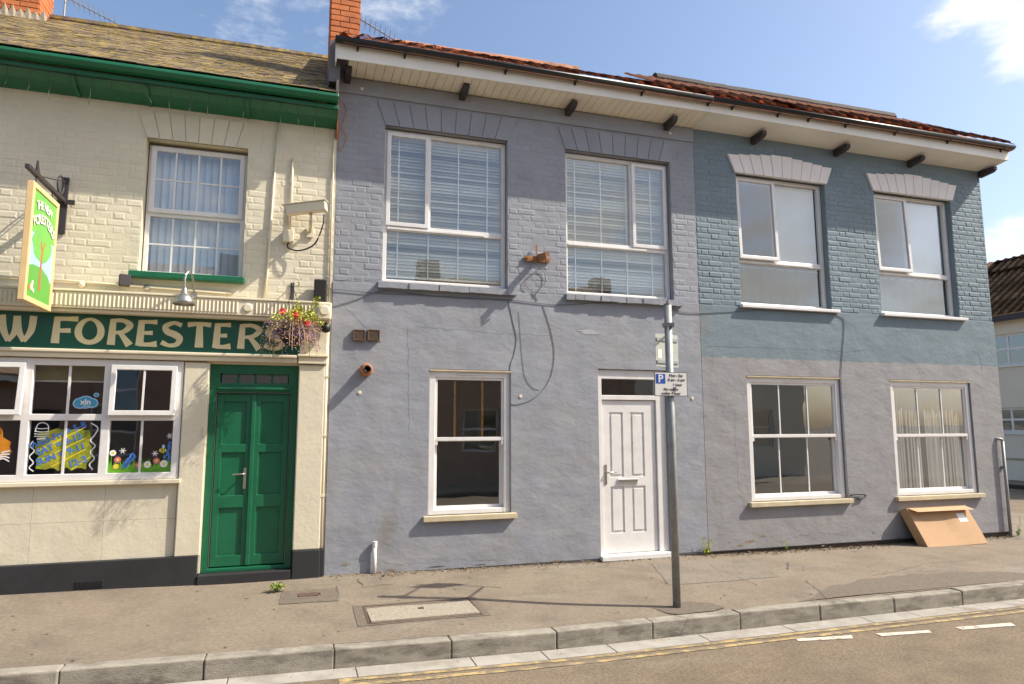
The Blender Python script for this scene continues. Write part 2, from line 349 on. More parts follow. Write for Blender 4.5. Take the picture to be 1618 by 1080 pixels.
while x < 13.2:
    x1 = x+random.choice((.6, .9, .9)); bm = bmesh.new()
    slope(bm, x+.004, x1-.004, -2.492+random.uniform(-.008, .004), -2.29, rz(x, -2.4)-.1, rz(x, -2.4)+.007, rz(x1, -2.4)-.1, rz(x1, -2.4)+.007)
    obj('channel_slab', bm, 'channel', chan, bevel=.004); x = x1
def sheet(name, pts, m, dz, fz, label, cat, parent=None, n=1):
    bm = bmesh.new(); vs = [bm.verts.new((p[0], p[1], fz(p[0], p[1])+dz)) for p in pts]; f = bm.faces.new(vs)
    return tag(obj(name, bm, m, parent), label, cat) if label else tag(obj(name, bm, m, parent), kind='structure')
def strip(name, x0, x1, y0, y1, m, label, cat, jag=.008):
    bm = bmesh.new(); n = max(1, int((x1-x0)/.12)); a = []; b = []
    for i in range(n+1):
        xx = x0+(x1-x0)*i/n; a.append(bm.verts.new((xx, y0+random.uniform(-jag, jag), rz(xx, y0)+.005))); b.append(bm.verts.new((xx, y1+random.uniform(-jag, jag), rz(xx, y1)+.005)))
    for i in range(n): bm.faces.new([a[i], a[i+1], b[i+1], b[i]])
    return tag(obj(name, bm, m), label, cat)
strip('yellow_line', .46, 30, -2.565, -2.515, 'yellow', 'thin yellow road line next to the concrete channel slabs', 'road marking')
strip('yellow_line', .46, 30, -2.675, -2.62, 'yellow', 'outer thin yellow road line, farther from the kerb', 'road marking')
strip('yellow_line_end', .36, .46, -2.70, -2.50, 'yellow', 'short yellow end bar of the double yellow lines', 'road marking', .004)
dash = [([(4.25, -2.665), (4.79, -2.74), (4.73, -2.815), (4.22, -2.73)], 'left'), ([(5.03, -2.765), (5.57, -2.84), (5.53, -2.905), (5.02, -2.845)], 'middle'), ([(5.88, -2.845), (6.51, -2.90), (6.46, -2.985), (5.87, -2.925)], 'right')]
for pts, wd in dash:
    sheet('bay_dash', pts, 'roadwhite', .005, rz, '%s one of the three white dashes on the road' % wd, 'road marking')['group'] = 'white bay dashes'
for k in range(0): sheet('bay_dash', [(7.0+k*.95, -2.98-k*.1), (7.55+k*.95, -3.03-k*.1), (7.5+k*.95, -3.1-k*.1), (6.97+k*.95, -3.05-k*.1)], 'roadwhite', .005, rz, 'white dash beyond the right edge of view', 'road marking')['group'] = 'white bay dashes'
# inspection cover and patches
def quadpatch(name, x0, x1, y0, y1, m, dz, label, cat, sk=0):
    bm = bmesh.new(); n = 8; a = []; b = []
    for i in range(n+1):
        xx = x0+(x1-x0)*i/n; a.append(bm.verts.new((xx, y0, wob(xx, y0)+dz))); b.append(bm.verts.new((xx+sk, y1, wob(xx+sk, y1)+dz)))
    for i in range(n): bm.faces.new([a[i], a[i+1], b[i+1], b[i]])
    return tag(obj(name, bm, m), label, cat)
ic = thing('inspection_cover', 'rectangular speckled concrete inspection cover set in the pavement', 'cover', (1.15, -1.45, pz(1.15, -1.45)))
z0 = wob(1.15, -1.45)
sl_ = quadpatch('surround', .56, 1.73, -1.755, -1.17, 'patch', .004, None, None); sl_.parent = ic; sl_.matrix_parent_inverse = WM[ic.name].inverted()
cov = bmesh.new(); n = 6
slope(cov, .675, 1.64, -1.70, -1.23, z0-.03, wob(.675, -1.45)+.011, z0-.03, wob(1.64, -1.45)+.011)
obj('cover_slab', cov, 'concrete', ic, bevel=.004)
fr = holed(.65, 1.665, -1.725, -1.205, [(.668, 1.647, -1.707, -1.223)], 0, .02)
for v_ in fr.verts: v_.co = Vector((v_.co.x, v_.co.z, wob(v_.co.x, v_.co.z)+.008-v_.co.y))
obj('rim', fr, 'iron', ic)
obj('lifting_eye', B(1.135, 1.18, -1.445, -1.40, z0+.008, wob(1.15, -1.42)+.016), 'iron', ic)
pt = quadpatch('pavement_patch', -.09, .45, -.98, -.55, 'patch', .005, 'dark asphalt patch in the pavement by the green door', 'patch', .02)
sc = thing('stopcock_cover', 'small rusty stopcock lid in the dark asphalt patch', 'cover', (.17, -.72, pz(.17, -.72)))
obj('lid', B(.08, .27, -.78, -.67, wob(.17, -.72)-.02, wob(.17, -.72)+.012), 'iron', sc, bevel=.004)
obj('hinge', B(.275, .29, -.75, -.70, wob(.17, -.72)-.01, wob(.17, -.72)+.016), 'iron', sc)
bm = bmesh.new(); pr = random.Random(4)
bm.faces.new([bm.verts.new((3.6+(.36+pr.uniform(-.06, .06))*math.cos(a*.5236), -1.98+(.2+pr.uniform(-.04, .03))*math.sin(a*.5236), wob(3.6, -1.98)+.006)) for a in range(12)])
tag(obj('pavement_patch', bm, 'patch'), 'dark asphalt patch around the foot of the sign post', 'patch')
bm = bmesh.new(); pr = random.Random(14); top_ = []; bot_ = []
for i in range(26):
    f = i/25; xx = 4.75+4.2*f; yb_ = -2.12; yt_ = -2.12+.62*math.sin(math.pi*min(1, f*1.15+.02))**.7*pr.uniform(.8, 1.05) if f < .86 else -2.12+.2*(1-f)/.14+.02
    bot_.append(bm.verts.new((xx, yb_, wob(xx, yb_)+.004))); top_.append(bm.verts.new((xx+.25, yt_, wob(xx+.25, yt_)+.004)))
for i in range(25): bm.faces.new([bot_[i], bot_[i+1], top_[i+1], top_[i]])
tag(obj('pavement_patch', bm, 'patch'), 'dark worn asphalt area along the kerb in front of the sash windows', 'patch')
# crumbled dirt at the wall foot
bm = bmesh.new(); dr = random.Random(5)
for i in range(2600):
    xx = dr.uniform(.4, 10.5); yy = -abs(dr.gauss(0, .085))-.005; s = dr.uniform(.004, .017)*(1.6 if dr.random() < .1 else 1)
    zz = pz(xx, yy)+.002; c = Vector((xx, yy, zz)); pts = [c+Vector((dr.uniform(-1, 1), dr.uniform(-1, 1), dr.uniform(-.1, .9)))*s for _ in range(5)]
    vv = [bm.verts.new(p) for p in pts]
    for f in ((0, 1, 2), (0, 2, 3), (0, 3, 4), (1, 2, 4), (2, 3, 4)):
        try: bm.faces.new([vv[q] for q in f])
        except ValueError: pass
tag(obj('wall_foot_dirt', bm, 'soil'), 'crumbled dirt and grit along the foot of the grey wall', 'dirt', kind='stuff')

# ------------------------------------------------------------------ brick fields
def brick_mesh(name, w_, h_, d, m):
    bm = bmesh.new(); e = .011
    a = [(-w_/2, 0, -h_/2), (w_/2, 0, -h_/2), (w_/2, 0, h_/2), (-w_/2, 0, h_/2)]; b = [(-w_/2+e, -d, -h_/2+e), (w_/2-e, -d, -h_/2+e), (w_/2-e, -d, h_/2-e), (-w_/2+e, -d, h_/2-e)]
    k = [(-w_/2, .03, -h_/2), (w_/2, .03, -h_/2), (w_/2, .03, h_/2), (-w_/2, .03, h_/2)]
    A = [bm.verts.new(p) for p in a]; Bv = [bm.verts.new(p) for p in b]; K = [bm.verts.new(p) for p in k]
    bm.faces.new(Bv)
    for i in range(4): j = (i+1) % 4; bm.faces.new([A[i], A[j], Bv[j], Bv[i]]); bm.faces.new([K[i], K[j], A[j], A[i]])
    bmesh.ops.recalc_face_normals(bm, faces=bm.faces)
    me = bpy.data.meshes.new(name); bm.to_mesh(me); bm.free(); me.materials.append(M[m]); return me
def bricks(part, x0, x1, z0, z1, holes, m, y=0., seed=1, ch=.0765, lim=300, vis=lambda x, z: True, d=.007):
    rn = random.Random(seed); full = brick_mesh('brick', .218, ch-.009, d, m); head = brick_mesh('brick', .103, ch-.009, d, m); out = []
    z = z0; r_ = 0
    while z+ch <= z1+.001:
        x = x0-(.0 if r_ % 2 == 0 else .17); k = 0
        while x < x1:
            st = (k % 2 == 0); wd = .228 if st else .113
            segs = [(max(x, x0), min(x+wd, x1))]
            for h in holes:
                if h[2] < z+ch-.01 and h[3] > z+.01:
                    ns = []
                    for a, b in segs:
                        if h[1] <= a or h[0] >= b: ns.append((a, b)); continue
                        if h[0] > a: ns.append((a, h[0]))
                        if h[1] < b: ns.append((h[1], b))
                    segs = ns
            for a, b in segs:
                if b-a > .04: out.append((a, b, z, st))
            x += wd; k += 1
        z += ch; r_ += 1
    out.sort(key=lambda t: (Vector(((t[0]+t[1])/2, 0, t[2]))-CAM).length + (0 if vis((t[0]+t[1])/2, t[2]) else 1000))
    bm = bmesh.new()
    for i, (a, b, z, st) in enumerate(out):
        me = full if (b-a) > .14 else head; sx = (b-a-.009)/(.218 if me is full else .103)
        loc = Vector(((a+b)/2, y+rn.uniform(-.0012, .0028), z+ch/2+rn.uniform(-.0025, .0025))); rot = (rn.uniform(-.022, .022), rn.uniform(-.014, .014), rn.uniform(-.014, .014))
        if i < lim:
            o = bpy.data.objects.new('brick', me); link(o, part); o.location = loc; o.scale = (sx, rn.uniform(.75, 1.2), rn.uniform(.97, 1.04)); o.rotation_euler = rot
        else:
            t = bmesh.new(); t.from_mesh(me); tm = Matrix.Translation(loc) @ Matrix.Rotation(rot[0], 4, 'X') @ Matrix.Rotation(rot[2], 4, 'Z') @ Matrix.Diagonal((sx, rn.uniform(.75, 1.2), 1, 1))
            for f in t.faces: bm.faces.new([bm.verts.new(tm @ v.co) for v in f.verts])
            t.free()
    if len(out) > lim: obj('brickwork', bm, m, part, kind='stuff')
    else: bm.free()
def inview(x, z): 
    d = Vector((x, 0, z))-CAM; dz = d.dot(fw); return dz > 0 and abs(d.dot(rt)/dz*FPX) < 815 and abs(d.dot(up)/dz*FPX) < 545
# flat arch of stepped wedge stones over an opening
def flat_arch(parent, x0, x1, z, m, n=9, h=.30, y=-.022, spread=.11, step=True, name='voussoir', back=.02):
    for i in range(n):
        t0, t1 = i/n, (i+1)/n; g_ = .0035
        k = 1-abs((i+.5)/n*2-1); hh = h*(.80+.28*k) if step else h
        f = lambda t, zz: x0+(x1-x0)*t+(t-.5)*2*spread*(zz-z)/h
        dep = y-(.012*k if step else 0)
        b = [f(t0, z)+g_, f(t1, z)-g_, f(t1, z+hh)-g_, f(t0, z+hh)+g_]
        bm = bmesh.new(); poly(bm, [(b[0], dep, z), (b[1], dep, z), (b[2], dep, z+hh), (b[3], dep, z+hh)], (0, back-dep, 0))
        obj(name, bm, m, parent, bevel=.003)

# ------------------------------------------------------------------ window makers
def pane(parent, x0, x1, z0, z1, y, m='glass', name='pane', rot=None, piv=None):
    return obj(name, B(x0-.004, x1+.004, y, y+.006, z0-.004, z1+.004, rot=rot, piv=piv), m, parent)
def fixed_window(parent, x0, x1, z0, z1, y, fw_=.055, holes=None, label=None, name='window', m='upvc'):
    o = obj(name, holed(x0, x1, z0, z1, holes, y, y+.07), m, parent, bevel=.006)
    if label: o['label'] = label
    return o
def sash(parent, x0, x1, z0, z1, y, t=.045, ang=0., bars=(), glass='glass', m='upvc', hinge='top', hb=()):
    piv = Vector(((x0+x1)/2, y+.03, z1 if hinge == 'top' else z0)); rot = Matrix.Rotation(ang, 3, 'X')
    h = [(x0+t, x1-t, z0+t, z1-t)]
    bm = holed(x0, x1, z0, z1, h, y, y+.045)
    for v in bm.verts: v.co = rot @ (v.co-piv)+piv
    s = obj('sash', bm, m, parent, bevel=.005)
    pane(parent, x0+t, x1-t, z0+t, z1-t, y+.02, glass, rot=rot, piv=piv)
    for b in bars: obj('glazing_bar', B(b-.009, b+.009, y+.008, y+.019, z0+t-.002, z1-t+.002, rot=rot, piv=piv), m, parent)
    for b in hb: obj('glazing_bar', B(x0+t-.002, x1-t+.002, y+.009, y+.018, b-.008, b+.008, rot=rot, piv=piv), m, parent)
    return s

U1 = (.900, 2.437, 3.338, 5.253); U2 = (3.224, 4.771, 3.328, 5.249); U3 = (5.832, 7.380, 3.325, 5.240); U4 = (8.311, 9.859, 3.325, 5.240)
G1 = (1.475, 2.469, .644, 2.327); DD = (3.631, 4.607, .02, 2.378); G2 = (5.854, 7.438, .642, 2.343); G3 = (8.355, 9.933, .636, 2.331)
XS, XL, XR = 5.15, .346, 10.548
PU = (-1.637, -.616, 3.262, 4.758)

# ================================================================== grey-blue house
A = thing('terraced_house', 'grey-blue painted terraced house with white door and venetian blinds upstairs', 'house', ((XL+XS)/2, 0, 0))
wa = obj('wall', holed(XL, XS, .03, 5.92, [U1, U2, G1, DD], 0, .28), 'wallA', A)
obj('plinth', B(XL, XS, .012, .27, -.3, .03), 'brickbase', A)
# smooth render coat on the ground floor stands proud of the brick
holesA = [(G1[0], G1[1], G1[2], G1[3]), (DD[0], DD[1], .0, DD[3])]
rc = holed(XL, XS, .045, 3.30, [(a, b, max(c, .045), d) for a, b, c, d in holesA], -.013, -.0005)
obj('render_coat', rc, 'wallA', A, bevel=.004)
arch = lambda U: [(U[0]-.12, U[1]+.12, U[3]-.01, U[3]+.30)]
bricks(wa, XL+.005, XS-.002, 3.31, 5.56, [U1, U2, *arch(U1), *arch(U2)], 'brickA', seed=3, vis=inview, d=.0028)
obj('frieze_band', B(XL, XS, -.02, -.001, 5.585, 5.775), 'wallA', A, bevel=.004)
flat_arch(A, U1[0], U1[1], U1[3], 'brickA', y=-.012, step=False)
flat_arch(A, U2[0], U2[1], U2[3], 'brickA', y=-.012, step=False)
for U in (U1, U2):
    sx = U[0]-.05 if U is U1 else U[0]-.03
    bm = bmesh.new(); nseg = 14; sr = random.Random(int(U[0]*10))
    x_ = sx; X1 = U[1]+.10
    for i in range(nseg):
        a = sx+(X1-sx)*i/nseg; b = sx+(X1-sx)*(i+1)/nseg+.001
        slope(bm, a, b, -.07-sr.uniform(0, .012), .10, U[2]-.085+sr.uniform(-.006, .006), U[2]-.012, U[2]-.085, U[2]-.012)
    obj('window_sill', bm, 'wallA', A)
def tri_window(H, U, sash_left, ang=0., frac=.36, tr=.36, glass='glass', sw=.05):
    x0, x1, z0, z1 = U[0]+.004, U[1]-.004, U[2]+.002, U[3]-.012; f = .05; y = .085
    zt = z0+(z1-z0)*tr
    xm = x0+(x1-x0)*frac if sash_left else x1-(x1-x0)*frac
    hs = [(x0+f, xm-.022, zt+.035, z1-f), (xm+.022, x1-f, zt+.035, z1-f), (x0+f, x1-f, z0+f, zt-.035)]
    wn = fixed_window(H, x0, x1, z0, z1, y, holes=hs)
    i = 0 if sash_left else 1
    for k, h in enumerate(hs):
        if k == i: continue
        pane(wn, *h, y+.035, glass)
    h = hs[i]
    sash(wn, h[0]-.02, h[1]+.02, h[2]-.02, h[3]+.02, y-.022, .05, ang, glass=glass)
    obj('trim_strip', B(x0+f, x1-(.28 if sash_left else .35), y-.018, y-.001, zt-.028, zt-.004), 'upvc', wn, bevel=.003)
    obj('trim_strip', B(x0+.004, x1-.22, y-.024, y-.001, z0+.002, z0+.036), 'upvc', wn, bevel=.003)
    return wn
tri_window(A, U1, True); tri_window(A, U2, False)
def venetian(U, label, lift):
    x0, x1, z0, z1 = U[0]+.05, U[1]-.05, U[2]+lift, U[3]-.07; y = .182
    t = thing('venetian_blind', label, 'blind', ((x0+x1)/2, y, z0), 'venetian blinds upstairs')
    obj('headrail', B(x0, x1, y-.02, y+.02, z1, z1+.035), 'blind', t)
    me = bpy.data.meshes.new('slat'); bm = bmesh.new(); wv = (x1-x0)
    a = [bm.verts.new(p) for p in ((-wv/2, -.012, -.0225), (wv/2, -.012, -.0225), (wv/2, .0025, .0), (-wv/2, .0025, .0), (wv/2, .012, .0225), (-wv/2, .012, .0225))]
    bm.faces.new([a[0], a[1], a[2], a[3]]); bm.faces.new([a[3], a[2], a[4], a[5]]); r_ = bmesh.ops.solidify(bm, geom=bm.faces[:], thickness=.0012); bm.to_mesh(me); bm.free(); me.materials.append(M['blind'])
    z = z1-.02; sr = random.Random(9)
    while z > z0+.03:
        o = bpy.data.objects.new('slat', me); link(o, t); o.location = ((x0+x1)/2, y, z); o.rotation_euler = (sr.uniform(-.002, .002), 0, 0); z -= .0405
    obj('bottom_rail', B(x0, x1, y-.014, y+.014, z0, z0+.022), 'blind', t)
    for f in (.1, .36, .62, .88):
        xx = x0+(x1-x0)*f; obj('ladder_tape', B(xx-.008, xx+.008, y-.0165, y-.0155, z0, z1), 'blind', t)
venetian(U1, 'venetian blind in the upstairs window nearest the orange chimney', .09); venetian(U2, 'venetian blind in the upstairs window above the white door', .05)
# ground-floor sash window
def sash_window(H, U, bars, sill_m='stone', y=.0):
    x0, x1, z0, z1 = U; f = .075; zm = z0+(z1-z0)*.515
    wn = fixed_window(H, x0+.003, x1-.003, z0+.002, z1-.003, y+.012, holes=[(x0+f, x1-f, z0+.06, z1-.09)])
    bx = [x0+f+(x1-x0-2*f)*k/(bars+1) for k in range(1, bars+1)]
    sash(wn, x0+f-.012, x1-f+.012, zm-.02, z1-.08, y+.028, .04, 0, bx, 'glassdark')
    sash(wn, x0+f-.012, x1-f+.012, z0+.045, zm+.022, y+.074, .05, 0, bx, 'glassdark')
    obj('meeting_rail', B(x0+f-.01, x1-f+.01, y+.02, y+.0275, zm-.02, zm+.022), 'upvc', wn, bevel=.003)
    obj('trickle_vent', B((x0+x1)/2-.16, (x0+x1)/2+.16, y+.0, y+.0118, z1-.062, z1-.046), 'upvc', wn, bevel=.003)
    obj('head_drip', B(x0, x1, y-.02, y+.0115, z1-.02, z1-.004), 'stone', wn)
    for sx in (-1, 1):
        obj('sash_horn', B((x0+f+.004 if sx < 0 else x1-f-.034), (x0+f+.034 if sx < 0 else x1-f-.004), y+.022, y+.027, zm-.07, zm-.021), 'upvc', wn, bevel=.004)
    s = obj('window_sill', B(x0-.06, x1+.06, y-.075, y+.1, z0-.062, z0-.0), sill_m, H, bevel=.006)
    return wn
wg = sash_window(A, G1, 0)
for xx in (1.80, 2.14): obj('wood_strip', B(xx-.012, xx+.012, .085, .10, 1.52, 2.23), 'wood', wg)
# white door
x0, x1, z1 = DD[0], DD[1], DD[3]
dr_ = obj('door', holed(x0+.068, x1-.15, .085, 1.985, [(a, b, c, d) for c, d in ((.33, .90), (1.02, 1.83)) for a, b in ((x0+.17, x0+.36), (x0+.47, x0+.66))], .045, .085), 'upvc', A, bevel=.004)
for c, d in ((.33, .90), (1.02, 1.83)):
    for a, b in ((x0+.17, x0+.36), (x0+.47, x0+.66)):
        obj('panel', B(a+.001, b-.001, .058, .083, c+.001, d-.001), 'upvc', dr_)
        obj('panel_field', B(a+.028, b-.028, .047, .0575, c+.028, d-.028), 'upvc', dr_, bevel=.007)
obj('handle_plate', B(x0+.095, x0+.125, .034, .0445, .93, 1.18), 'steel', dr_, bevel=.004)
hb_ = T([(x0+.11, .035, 1.08), (x0+.11, -.005, 1.08), (x0+.125, -.012, 1.08), (x0+.23, -.012, 1.078)], .009); obj('lever_handle', hb_, 'steel', dr_, smooth=True)
lb = obj('letterbox', B(x0+.27, x0+.56, .03, .0445, .935, .995), 'upvc', dr_, bevel=.005); obj('flap', B(x0+.285, x0+.545, .015, .0295, .955, .99), 'steel', dr_, bevel=.004)
df = obj('door_frame', holed(x0+.003, x1-.003, .03, z1-.004, [(x0+.06, x1-.145, .08, 1.99), (x0+.06, x1-.145, 2.05, z1-.12)], .02, .10), 'upvc', A, bevel=.005)
pane(df, x0+.06, x1-.145, 2.05, z1-.12, .06, 'glassdark')
obj('threshold', B(x0-.01, x1+.01, -.075, .10, .015, .075), 'upvc', A, bevel=.006)
# eaves
fzA = lambda x: (5.787+(x-.3)*.0165, 5.945+(x-.3)*.006)
def eaves(H, xa, xb, fz0, fz1, wood=True, y=-.40):
    bm = bmesh.new(); slope(bm, xa, xb, y-.018, y, fz0[0], fz0[1], fz1[0], fz1[1]); obj('fascia_board', bm, 'white', H, bevel=.003)
eaves(A, .295, XS, (5.775, 5.955), (5.845, 5.985))
obj('end_board', B(.28, .294, -.418, .05, 5.74, 5.95), 'white', A)
n = int((XS-.43)/.104); xx = .43
while xx < XS-.02:
    xe = min(xx+.1, XS-.004); bm = bmesh.new(); fa, fb_ = 5.781+(xx-.3)*.0148, 5.781+(xe-.3)*.0148; poly(bm, [(xx, -.399, fa), (xe, -.399, fb_), (xe, -.001, 5.793), (xx, -.001, 5.793)], (0, 0, .012))
    obj('soffit_board', bm, 'soffit', A, bevel=.003); xx += .104
def corbel(H, x, z, w_=.075, l=.27):
    bm = bmesh.new(); poly(bm, [(x-w_/2, -.001, z-.105), (x-w_/2, -.001, z), (x-w_/2, -l, z), (x-w_/2, -l, z-.055), (x-w_/2, -l+.05, z-.085)], (w_, 0, 0)); obj('eaves_bracket', bm, 'darkwood', H, bevel=.005)
for px in (549, 735, 905, 1062):
    p = W(px, 160, -.2); corbel(A, p.x, 5.797)
def gutter(H, xa, za, xb, zb, y=-.475, brs=()):
    bm = bmesh.new(); n = 10
    for sgn, rad in ((1, .054), (-1, .049)):
        rings = []
        for X, Z in ((xa, za), (xb, zb)):
            rings.append([bm.verts.new((X, y+rad*math.cos(math.pi*(1+k/n)), Z+rad*math.sin(math.pi*(1+k/n)))) for k in range(n+1)])
        for k in range(n): bm.faces.new([rings[0][k], rings[0][k+1], rings[1][k+1], rings[1][k]])
        if sgn == 1: R0 = rings
        else:
            for e in (0, n): bm.faces.new([R0[0][e], rings[0][e], rings[1][e], R0[1][e]])
            for e in (0, 1): bm.faces.new(R0[e]+rings[e][::-1])
    g_ = obj('gutter', bm, 'gutter', H, smooth=True)
    for X in brs:
        Z = za+(zb-za)*(X-xa)/(xb-xa)
        obj('gutter_bracket', B(X-.012, X+.012, y-.03, y+.056, Z-.068, Z-.055), 'gutter', g_); obj('gutter_clip', B(X-.010, X+.010, y+.038, y+.056, Z-.095, Z-.0685), 'gutter', g_)
    return g_
gutter(A, .27, 5.985, XS, 6.012, brs=[W(x_, 100, -.47).x for x_ in (565, 640, 725, 800, 910, 1015)])
# roof of curved clay tiles
def tile_mesh(name, m, w_=.20, l=.30):
    bm = bmesh.new(); n = 10; rows = []
    for yy, zz in ((0, .0), (l, .018)):
        rows.append([bm.verts.new((-w_/2+w_*k/n, yy, zz+.03*math.sin(math.pi*k/n*2)*(1 if k < n/2 else .35))) for k in range(n+1)])
    for k in range(n): bm.faces.new([rows[0][k], rows[0][k+1], rows[1][k+1], rows[1][k]])
    bmesh.ops.solidify(bm, geom=bm.faces[:], thickness=.014)
    bmesh.ops.recalc_face_normals(bm, faces=bm.faces)
    me = bpy.data.meshes.new(name); bm.to_mesh(me); bm.free(); me.materials.append(M[m])
    for p in me.polygons: p.use_smooth = True
    return me
def tiled_roof(H, xa, xb, z_e, ridge_y, zr_a, zr_b, m, lim_rows=3, y_e=-.53, hip=None, back=True, zeb=None, ridge_m=None, ridge_x=None):
    zeb = z_e if zeb is None else zeb
    bm = bmesh.new(); t = .05
    hipx = xb-(hip or 0)
    top = [(xa, ridge_y, zr_a), (hipx, ridge_y, zr_b)]
    quad = [(xa, y_e+.04, z_e-.02), (xb, y_e+.04, zeb-.02), (hipx, ridge_y, zr_b-.02), (xa, ridge_y, zr_a-.02)]
    poly(bm, quad, (0, 0, -t))
    if back: poly(bm, [(xa, ridge_y+.001, zr_a-.02), (hipx, ridge_y+.001, zr_b-.02), (xb, ridge_y*2+.5, zeb-.02), (xa, ridge_y*2+.5, z_e-.02)], (0, 0, -t))
    if hip: poly(bm, [(xb, y_e+.04, zeb-.022), (xb, ridge_y*2+.5, zeb-.022), (hipx, ridge_y, zr_b-.022)], (-.01, 0, -t))
    rf = obj('roof', bm, m, H)
    me = tile_mesh('roof_tile', m); rn = random.Random(int(xa*7)); n = int((xb-xa)/.2); bm2 = bmesh.new()
    run = math.hypot(ridge_y-y_e, zr_a-z_e); rows = int(run/.26)
    for r_ in range(rows):
        f = r_/rows
        for i in range(n):
            xx = xa+.1+i*(xb-xa)/n; u = (xx-xa)/(hipx-xa)
            zr = zr_a+(zr_b-zr_a)*min(1, u); ze = z_e+(zeb-z_e)*(xx-xa)/(xb-xa)
            if hip and xx > hipx+(xb-hipx)*(1-f)-.1: continue
            pitch = math.atan2(zr-ze, ridge_y-y_e)
            loc = Vector((xx, y_e+(ridge_y-y_e)*f, ze+(zr-ze)*f+.018)); rot = (pitch-.03+rn.uniform(-.015, .015), rn.uniform(-.02, .02), rn.uniform(-.02, .02))
            if r_ < lim_rows:
                o = bpy.data.objects.new('roof_tile', me); link(o, rf); o.location = loc; o.rotation_euler = rot
            else:
                tm = Matrix.Translation(loc) @ Matrix.Rotation(rot[0], 4, 'X'); tb = bmesh.new(); tb.from_mesh(me)
                for fa in tb.faces: bm2.faces.new([bm2.verts.new(tm @ v.co) for v in fa.verts])
                tb.free()
    obj('upper_tiles', bm2, m, rf, kind='stuff')
    xr0, xr1 = ridge_x or (xa, hipx); xr = xr0; rn = random.Random(2)
    while xr < xr1-.1:
        xe = min(xr+.42, xr1); u0, u1 = (xr-xa)/(hipx-xa), (xe-xa)/(hipx-xa); zc0 = zr_a+(zr_b-zr_a)*u0; zc1 = zr_a+(zr_b-zr_a)*u1
        obj('ridge_tile', T([(xr, ridge_y, zc0+rn.uniform(0, .012)), (xe+.01, ridge_y, zc1+.012)], .105, 10), ridge_m or m, rf, smooth=False); xr = xe
    return rf
tiled_roof(A, .36, 4.62, 6.0, 2.5, 7.73, 7.83, 'tile', zeb=6.01, ridge_x=(1.3, 4.5))
def stack(rf, xa, xb, ya, yb, z0_, z1_, seed, brick='redbrick', lim=300):
    c = obj('chimney', B(xa+.01, xb-.01, ya+.01, yb-.01, z0_, z1_), 'mortar', rf); rn = random.Random(seed)
    z = z0_+.3; k = 0
    while z < z1_-.05:
        for (a, b, fixed, ax) in ((xa, xb, ya, 'x'), (ya, yb, xa, 'y'), (ya, yb, xb, 'y')):
            x = a-(.11 if k % 2 else 0)
            while x < b-.02:
                p, q = max(x, a), min(x+.225, b)
                if q-p > .04:
                    j = rn.uniform(0, .004)
                    if ax == 'x': bb = B(p+.005, q-.005, fixed-.004-j, fixed+.03, z+.005, z+.07)
                    else: bb = B(fixed-(.004+j if fixed == xa else .03), fixed+(.03 if fixed == xa else .004+j), p+.005, q-.005, z+.005, z+.07)
                    obj('brick', bb, brick, c, bevel=.003)
                x += .225
        z += .076; k += 1
    return c
roofA = [o for o in A.children if o.name.startswith('roof')][0]
chm = stack(roofA, .24, .60, .45, .95, 6.0, 8.3, 1)
obj('chimney_flashing', B(.22, .34, -.30, .44, 5.55, 6.05), 'lead', roofA)
# walls closing the house, rooms
def shell(H, xa, xb, depth=6.0, zf=2.62, top=5.75, m='room'):
    obj('room_back_wall', B(xa+.061, xb-.061, 2.3, 2.35, -.1, top), m, H)
    for a, b in ((xa+.02, xa+.06), (xb-.06, xb-.02)): obj('party_wall', B(a, b, .281, depth, -.3, top), m, H)
    obj('upper_floor', B(xa+.061, xb-.061, 0.281, 2.299, zf, zf+.22), m, H); obj('ground_floor', B(xa+.061, xb-.061, 0.281, 2.299, -.2, -.05), m, H); obj('ceiling', B(xa+.061, xb-.061, 0.281, 2.299, top-.1, top), m, H)
    obj('rear_wall', B(xa+.02, xb-.02, depth+.001, depth+.25, -.3, 5.9), 'farcream', H)
shell(A, XL, XS)
# wall fittings that belong to the house
for px0, px1 in ((558, 577), (581, 600)):
    a, b = W(px0, 520, -.05), W(px1, 538, -.05)
    v_ = obj('air_vent', holed(a.x, b.x, b.z, a.z, [(a.x+.012, b.x-.012, b.z+.012, a.z-.012)], -.055, -.0135), 'vent', A, bevel=.003)
    obj('vent_back', B(a.x+.012, b.x-.012, -.02, -.014, b.z+.012, a.z-.012), 'dark', v_)
    for k in range(7):
        zz = b.z+.018+k*(a.z-b.z-.03)/7; obj('vent_slat', B(a.x+.012, b.x-.012, -.05, -.03, zz, zz+.009), 'vent', v_)
c = W(580, 583, -.13)
fl = thing('flue_pipe', 'terracotta collared flue pipe sticking out below the two brown vents', 'pipe', (c.x, 0, c.z))
bm = bmesh.new(); lathe(bm, [(.062, -.014), (.075, -.03), (.068, -.06), (.058, -.075), (.052, -.16), (.04, -.16), (.038, -.05)], (c.x, 0, c.z), 'Y'); obj('collar', bm, 'pipeorange', fl, smooth=True)
bm = bmesh.new(); lathe(bm, [(.038, -.03), (.038, -.19), (.030, -.19), (.030, -.06), (.0, -.06)], (c.x, 0, c.z), 'Y'); obj('inner_pipe', bm, 'gutter', fl, smooth=True)
wp = thing('waste_pipe', 'short white plastic waste pipe standing at the foot of the grey wall', 'pipe', (.86, -.05, pz(.86, -.05)))
px = W(592, 880, -.05).x
obj('pipe', T([(px, -.05, pz(px, -.05)-.02), (px, -.05, .36)], .021, 12), 'upvc', wp, smooth=True); obj('socket', T([(px, -.05, .34), (px, -.05, .40)], .026, 12), 'upvc', wp)

